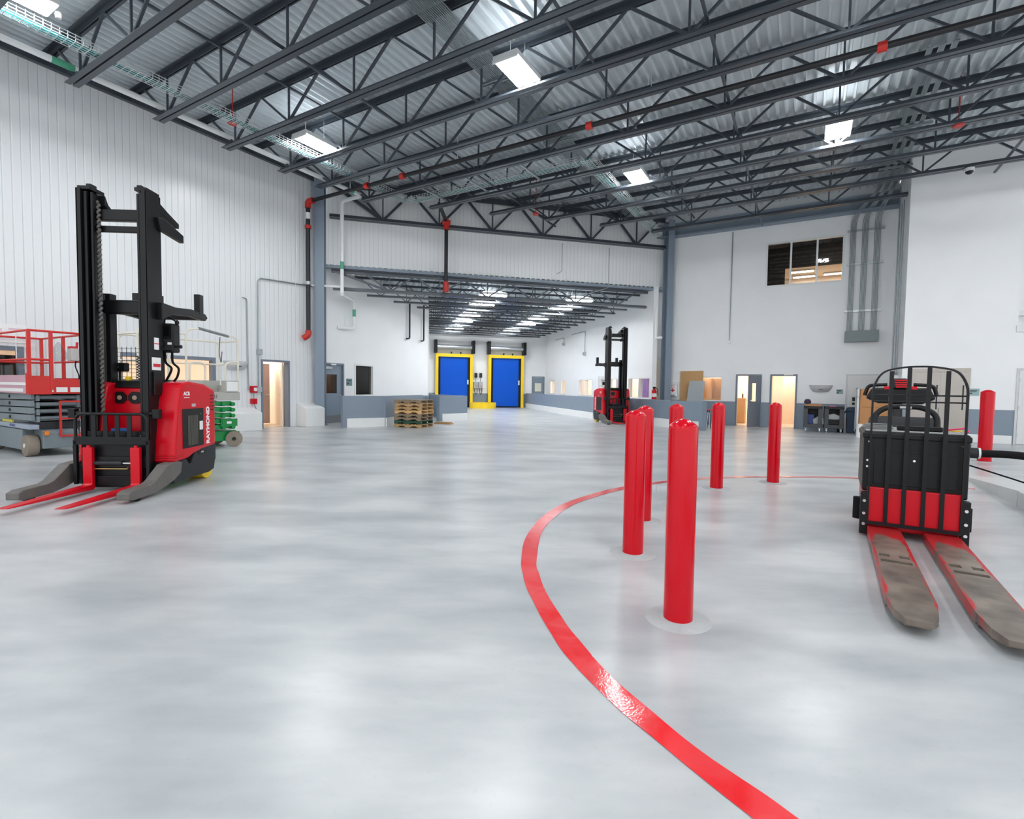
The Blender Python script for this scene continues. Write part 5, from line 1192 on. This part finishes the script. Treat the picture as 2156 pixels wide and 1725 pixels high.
# ================================================================== THINGS ALONG THE BACK RIGHT WALL
def cart(px0, px1, py, label, contents):
    a, b = G(px0, py), G(px1, py+2); w = (b-a).length*.98; rot = atan2(b.y-a.y, b.x-a.x)
    t = thing('utility_cart', label, 'cart', (a+b)/2, rot, 'black utility carts'); h = w/2; d = .46; H_ = .84
    part('top_shelf', MB().box(-h, h, 0, d, H_-.06, H_).box(-h, h, 0, .025, H_, H_+.03).box(-h, h, d-.025, d, H_, H_+.03).box(-h, -h+.025, 0.025, d-.025, H_, H_+.03).box(h-.025, h, .025, d-.025, H_, H_+.03), M_dark, t, bevel=.008)
    part('bottom_shelf', MB().box(-h, h, 0, d, .14, .26), sm('shelf_grey', 66, 69, 73, .5), t, bevel=.01)
    for x in (-h+.06, h-.06):
        for y in (.04, d-.04): part('post', MB().box(x-.06, x+.06, y-.04, y+.04, .26, H_-.06), sm('shelf_grey', 66, 69, 73, .5), t)
    part('back_panel', MB().box(-h+.1, h-.1, d-.03, d-.01, .26, H_-.06), M_blackp, t)
    for x in (-h+.07, h-.07):
        for y in (.07, d-.07): part('caster', MB().cyl((x-.02, y, .06), (x+.02, y, .06), .058, 14).box(x-.025, x+.025, y-.02, y+.02, .1, .145), M_galv, t, smooth=True)
    return t, rot
ct1, r1 = cart(1690, 1730.5, 908.5, 'black utility cart on the left, with a cardboard tray and a dark bundle on top', 0)
ct2, r2 = cart(1734, 1776, 910.5, 'black utility cart on the right, beside the white door', 0)
def on(ct, rot, x, y, z): return ct.location+V((cos(rot)*x-sin(rot)*y, sin(rot)*x+cos(rot)*y, z))
single('cardboard_tray', MB().box(-.24, .24, -.12, .12, 0, .09).box(-.1, .24, -.14, -.12, 0, .06), M_card, 'open cardboard tray on the left cart', 'box', on(ct1, r1, .0, .22, .845), r1)
single('cloth_bundle', MB().lathe([(.02, 0), (.1, .02), (.11, .08), (.07, .15), (.01, .17)], n=12), sm('bundle_dark', 60, 46, 70, .8, 0, .4, 30), 'dark cloth bundle on the cardboard tray of the left cart', 'cloth', on(ct1, r1, -.17, .22, .936), r1, smooth=True)
single('paper_stack', MB().box(-.16, .1, -.12, .12, 0, .02).box(-.02, .16, -.1, .1, .02, .045), sm('pink_paper', 232, 120, 170, .6), 'pink and white papers on the right cart', 'papers', on(ct2, r2, -.1, .2, .845), r2)
single('storage_bin', MB().box(-.12, .12, -.15, .15, 0, .32), sm('bin_blue', 40, 60, 110, .5), 'small blue bin inside the left cart', 'bin', on(ct1, r1, -.08, .22, .262), r1, None, .01)
single('folded_bag', MB().prism([(-.15, 0), (-.17, .16), (.02, .3), (.14, .22), (.16, 0)], -.14, .14, 'y'), sm('bag_grey', 150, 152, 150, .7), 'grey plastic bag inside the left cart', 'bag', on(ct1, r1, .17, .2, .262), r1, None, .02)
single('tool_case', MB().box(-.24, .24, -.15, .15, 0, .17), M_blackp, 'black tool case on the lower shelf of the right cart', 'case', on(ct2, r2, 0, .22, .262), r2, None, .015)
single('plastic_wrap', MB().prism([(-.22, 0), (-.22, .14), (.0, .2), (.22, .1), (.22, 0)], -.12, .12, 'y'), sm('wrap_grey', 170, 174, 176, .35), 'crumpled grey plastic on the tool case in the right cart', 'plastic sheet', on(ct2, r2, 0, .22, .433), r2, None, .02)
# hand truck wheels by the cart, blue bin, crate, white post
g = G(1779, 912)
t = thing('hand_truck', 'dark hand truck with round wheels leaning behind the right cart', 'hand truck', g+V((0, .25, 0)), r2)
for s in (-1, 1): part('wheel', MB().cyl((s*.06-.02, 0, .1), (s*.06+.02, 0, .1), .099, 18), M_rubber, t, smooth=True)
part('frame', MB().box(-.1, .1, .02, .06, .1, .4), M_dark, t)
g = G(1797, 913)
t = thing('waste_bin', 'tall dark blue waste bin with a hooded lid before the white door', 'bin', g+V((.02, .2, 0)), ROTM)
part('body', MB().prism([(-.1, 0), (-.12, .72), (.14, .72), (.12, 0)], -.12, .14, 'y'), M_bluebin, t, bevel=.01)
part('lid', MB().prism([(-.2, .62), (-.1, .85), (.14, .87), (.16, .7), (-.1, .72)], -.13, .15, 'y'), M_bluebin, t, bevel=.01)
a, b = G(1802, 918), G(1872, 925)
ry = atan2(b.y-a.y, b.x-a.x)
t = thing('crate_cart', 'tall cart stacked with large brown cardboard boxes beside the white door', 'cart', a+V((.05, .05, 0)), ROTM)
part('base', MB().box(0, 1.05, 0, .7, .1, .16), M_dark, t)
for x in (.08, .95):
    for y in (.08, .6): part('caster', MB().cyl((x-.02, y, .05), (x+.02, y, .05), .049, 12), M_rubber, t, smooth=True)
part('end_frame', MB().box(-.02, .03, 0, .03, .1, 1.5).box(-.02, .03, .67, .7, .1, 1.5).box(-.02, .03, 0, .7, 1.46, 1.5).box(-.02, .03, .0, .7, 1.2, 1.23), M_galv, t)
bx0 = a+V((.05, .05, 0))
def off(base, x, y, z): return base+XL*x+YL*y+V((0, 0, z))
single('cardboard_box', MB().box(0, .95, 0, .62, 0, .72), M_card, 'large brown cardboard box at the bottom of the stack beside the white door', 'box', off(bx0, .06, .04, .162), ROTM, 'large cardboard boxes', .006)
single('cardboard_box', MB().box(0, .95, 0, .62, 0, .58).box(.06, .5, -.012, 0, .02, .05), M_card, 'large brown cardboard box on top of the stack beside the white door', 'box', off(bx0, .06, .04, .884), ROTM, 'large cardboard boxes', .006)
g = G(1805, 921)
single('white_post', MB().lathe([(.075, 0), (.075, .4), (.06, .41)], n=20), M_trimw, 'short white post standing on the floor in front of the cardboard boxes', 'post', g+V((.05, .0, 0)), 0, smooth=True)
b_, z_ = onWR(1871, 800)
p = AB(WRA-.6, RETB-.06, 1.6)
t = thing('wall_panel_box', 'grey electrical box with a white switch unit on the return of the white block', 'electrical box', AB(WRA-1.3, RETB, 1.7), ROTM)
part('box', MB().box(-.12, 0, -.15, .15, -.4, .3), sm('conduit_box_grey2', 130, 140, 142, .4), t, bevel=.008)
part('switch', MB().box(-.14, 0, -.5, -.28, -.3, .2), M_trimw, t, bevel=.008)
part('conduit', MB().cyl((-.06, -.4, .2), (-.06, -.4, 5.5), .018, 8).cyl((-.06, 0, .3), (-.06, 0, 5.5), .018, 8), M_cond, t)
# first-aid cabinet, plywood, leaning grey panel, ladder frames, extinguisher
b0, z0 = onWR(1410, 809); b1, z1 = onWR(1427, 835)
t = thing('first_aid_cabinet', 'white first-aid cabinet with a red cross beside the right grey column', 'first-aid cabinet', AB(WRA, (b0+b1)/2, (z0+z1)/2), ROTM)
W_, H_ = (b1-b0)/2, (z0-z1)/2
part('case', MB().box(-W_, W_, -.16, 0, -H_, H_), M_trimw, t, bevel=.01)
part('red_cross', MB().box(-.075, .075, -.165, -.16, -.025, .025).box(-.025, .025, -.165, -.16, -.075, .075), M_redink, t)
text('lettering', 'FIRST\nAID', .075, M_redink, t, (0, -.161, H_*.62), (R(90), 0, 0), .001)
part('print', MB().box(-.1, .1, -.163, -.16, -.2, -.185).box(-.08, .08, -.163, -.16, -.23, -.215).box(-.1, .1, -.163, -.16, -.26, -.245), M_ink, t)
single('backing_board', MB().box(-W_-.06, W_+.06, -.03, 0, -H_-.13, H_+.1), sm('board_white', 222, 224, 224, .5), 'pale backing board behind the first-aid cabinet', 'board', AB(WRA-.001, (b0+b1)/2, (z0+z1)/2), ROTM)
b0 = onWR(1433, 800)[0]; b1 = onWR(1481, 800)[0]
single('plywood_sheet', MB().prism([(0, 0), (0, 2.1), (b1-b0, 2.12), (b1-b0, 0)], -.06, -.02, 'y'), M_ply, 'brown plywood sheet standing against the back wall behind the grey panel', 'sheet', AB(WRA, b0), ROTM)
ba, bb2 = onWR(1441, 840, WRA-.55)[0], onWR(1477, 840, WRA-.55)[0]
o = single('grey_panel', MB().prism([(0, 0), (.09, 1.75), (bb2-ba+.04, 1.75), (bb2-ba, 0)], -.04, 0, 'y'), sm('panel_grey', 160, 167, 170, .45), 'tilted grey panel leaning against the plywood sheet', 'panel', AB(WRA-.52, ba), ROTM)
o.rotation_euler = (R(-13), 0, ROTM)
c, z = onWC(1383, 828)
p = CD(c, WCD-.12, 0)
t = thing('fire_extinguisher', 'red fire extinguisher on the corridor wall just left of the right grey column', 'fire extinguisher', CD(c, WCD-.12, .86), ROTC)
part('cylinder', MB().lathe([(.09, 0), (.095, .02), (.095, .42), (.06, .5), (.03, .52)], n=18), M_redpaint, t, smooth=True)
part('label', MB().lathe([(.0965, .2), (.0965, .34)], n=18), M_paper, t, smooth=True)
part('valve', MB().box(-.05, .05, -.02, .02, .52, .6), M_black, t)
part('hose', MB().tube(fillet([(.05, -.02, .56), (.12, -.06, .5), (.11, -.09, .25)], .05), .015, 6), M_rubber, t)
part('bracket', MB().box(-.03, .03, .08, .125, .1, .4), M_galv, t)
# stacked folding chairs leaning behind the low wall end
for k in range(3):
    g = G(1482+11*k, 904)
    t = thing('folding_stool', '%s of the grey and red folding stools beside the end of the low grey wall' % ['leftmost', 'middle', 'rightmost'][k], 'stool', g+V((0, .05+.02*k, 0)), ROTM, 'folded stools')
    for s in (-1, 1):
        part('leg', MB().tube([(s*.06, -.09, .01), (s*.03, -.02, .5), (s*.04, 0, .66)], .013, 8), M_galv, t, smooth=True)
        part('leg', MB().tube([(s*.06, .1, .01), (s*.04, .02, .5), (s*.03, -.04, .66)], .013, 8), M_dark, t, smooth=True)
    part('seat', MB().box(-.09, .09, -.12, .12, .655, .69), M_redink, t, bevel=.01)
# small items seen inside the rooms
d1m = (d1a+d1b)/2
single('filing_cabinet', MB().box(-.2, .2, -.25, .25, .012, 1.05), M_tan, 'tan filing cabinet inside the room behind the half-open door', 'cabinet', AB(WRA+1.7, d1a+.02), ROTM, None, .008)
single('bottle', MB().lathe([(.03, 0), (.03, .14), (.012, .18), (.012, .2)], n=12), sm('dark_bottle', 70, 50, 46, .3), 'dark bottle on the tan filing cabinet behind the half-open door', 'bottle', AB(WRA+1.6, d1a+.1, 1.051), ROTM, smooth=True)
for i, (c, w, m, lab) in enumerate(((cw[4][0]+.2, .5, M_purple, 'purple panel behind the corridor window nearest the column'), (cw[4][1]-.4, .4, M_purple, 'second purple panel behind the window nearest the column'), (cw[2][0]+.4, .6, M_purple, 'purple panel behind the middle corridor window'), (cw[3][0]+.7, .5, M_purple, 'purple panel behind the window hidden by the far truck'))):
    single('tall_cabinet', MB().box(-.3, 0, 0, w, .012, 2.0), m, lab, 'cabinet', CD(c, WCD+2.15), ROTC, 'coloured cabinets in the dock office', .01)
for i, (a_, lab) in enumerate(((cw[4][0]+1.2, 'low pale desk behind the corridor window nearest the column'), (cw[2][0]+.7, 'low pale desk behind the middle corridor window'))):
    single('desk', MB().box(-.6, 0, -.6, .6, .7, .74).box(-.6, -.56, -.6, .6, .012, .7).box(-.04, 0, -.6, .6, .012, .7), M_tan, lab, 'desk', CD(a_, WCD+1.35), ROTC, 'desks in the dock office')
single('room_shelf', MB().box(-.25, .3, -.2, .2, .012, 2.0), M_tan, 'tan shelf unit seen through the corridor-side window beside the closed door', 'shelf', WIO+u*((wi_w0+wi_w1)/2-.1)-nrm*2.2, ROTI)
single('office_chair', MB().box(-.25, .25, -.05, .05, .55, 1.05).box(-.25, .25, -.4, .05, .45, .55).cyl((0, -.15, .012), (0, -.15, .45), .04, 10).lathe([(.28, .012), (.05, .1)], 0, -.15, 10), M_blackp, 'black chair seen through the window beside the closed grey door', 'chair', WIO+u*(wi_w1-.25)-nrm*1.3, ROTI)
single('shelf_unit', MB().box(0, .04, -.2, .2, .012, 1.85).box(.45, .49, -.2, .2, .012, 1.85).box(.9, .94, -.2, .2, .012, 1.85).box(0, .94, -.2, .2, .94, 1.0).box(0, .94, .16, .2, .012, 1.85), M_tan, 'light wooden shelving behind the small window next to the plywood', 'shelf', AB(WRA+1.5, wba-.3), ROTM)
a_, z_ = onWL(12, 775)
t = thing('monitor', 'wide dark screen seen through the opening behind the red scissor lift', 'screen', AB(a_-.2, WLB-.5, 1.2), ROTM)
part('screen', MB().box(-.03, .0, -1.0, .55, .05, .7), M_screen, t)
part('stand', MB().box(-.1, .05, -.3, -.1, 0, .05), M_dark, t)
single('counter', MB().box(-.75, .0, -1.8, .7, .012, .0).box(-.75, .0, -1.8, .7, 0.012, 1.2), M_tan, 'pale counter carrying the dark screen inside the left side office', 'counter', AB(a_-.2, WLB-.3, 0), ROTM)
a_, z_ = onWL(18, 722)
t = thing('notice_board', 'white wall chart above the opening behind the red scissor lift', 'notice', AB(a_, WLB+.01, 2.32), ROTM)
part('sheet', MB().box(0, .01, -.5, .28, -.18, .2), M_paper, t)
part('print', MB().box(.01, .012, -.45, -.1, -.1, .1).box(.01, .012, 0, .25, .08, .12), sm('chart_pink', 220, 196, 200, .6), t)
# ================================================================== LIGHT AND RENDER SETTINGS
w = bpy.data.worlds.new('world'); SC.world = w; w.use_nodes = True
w.node_tree.nodes['Background'].inputs[0].default_value = (.97, .985, 1, 1); w.node_tree.nodes['Background'].inputs[1].default_value = 1.0
SC.view_settings.view_transform = 'Standard'; SC.view_settings.look = 'None'; SC.view_settings.exposure = .64; SC.view_settings.gamma = 1
SC.view_settings.use_curve_mapping = False
cy = SC.cycles; cy.use_denoising = True; cy.max_bounces = 8; cy.diffuse_bounces = 5; cy.glossy_bounces = 4; cy.transparent_max_bounces = 8; cy.sample_clamp_indirect = 6
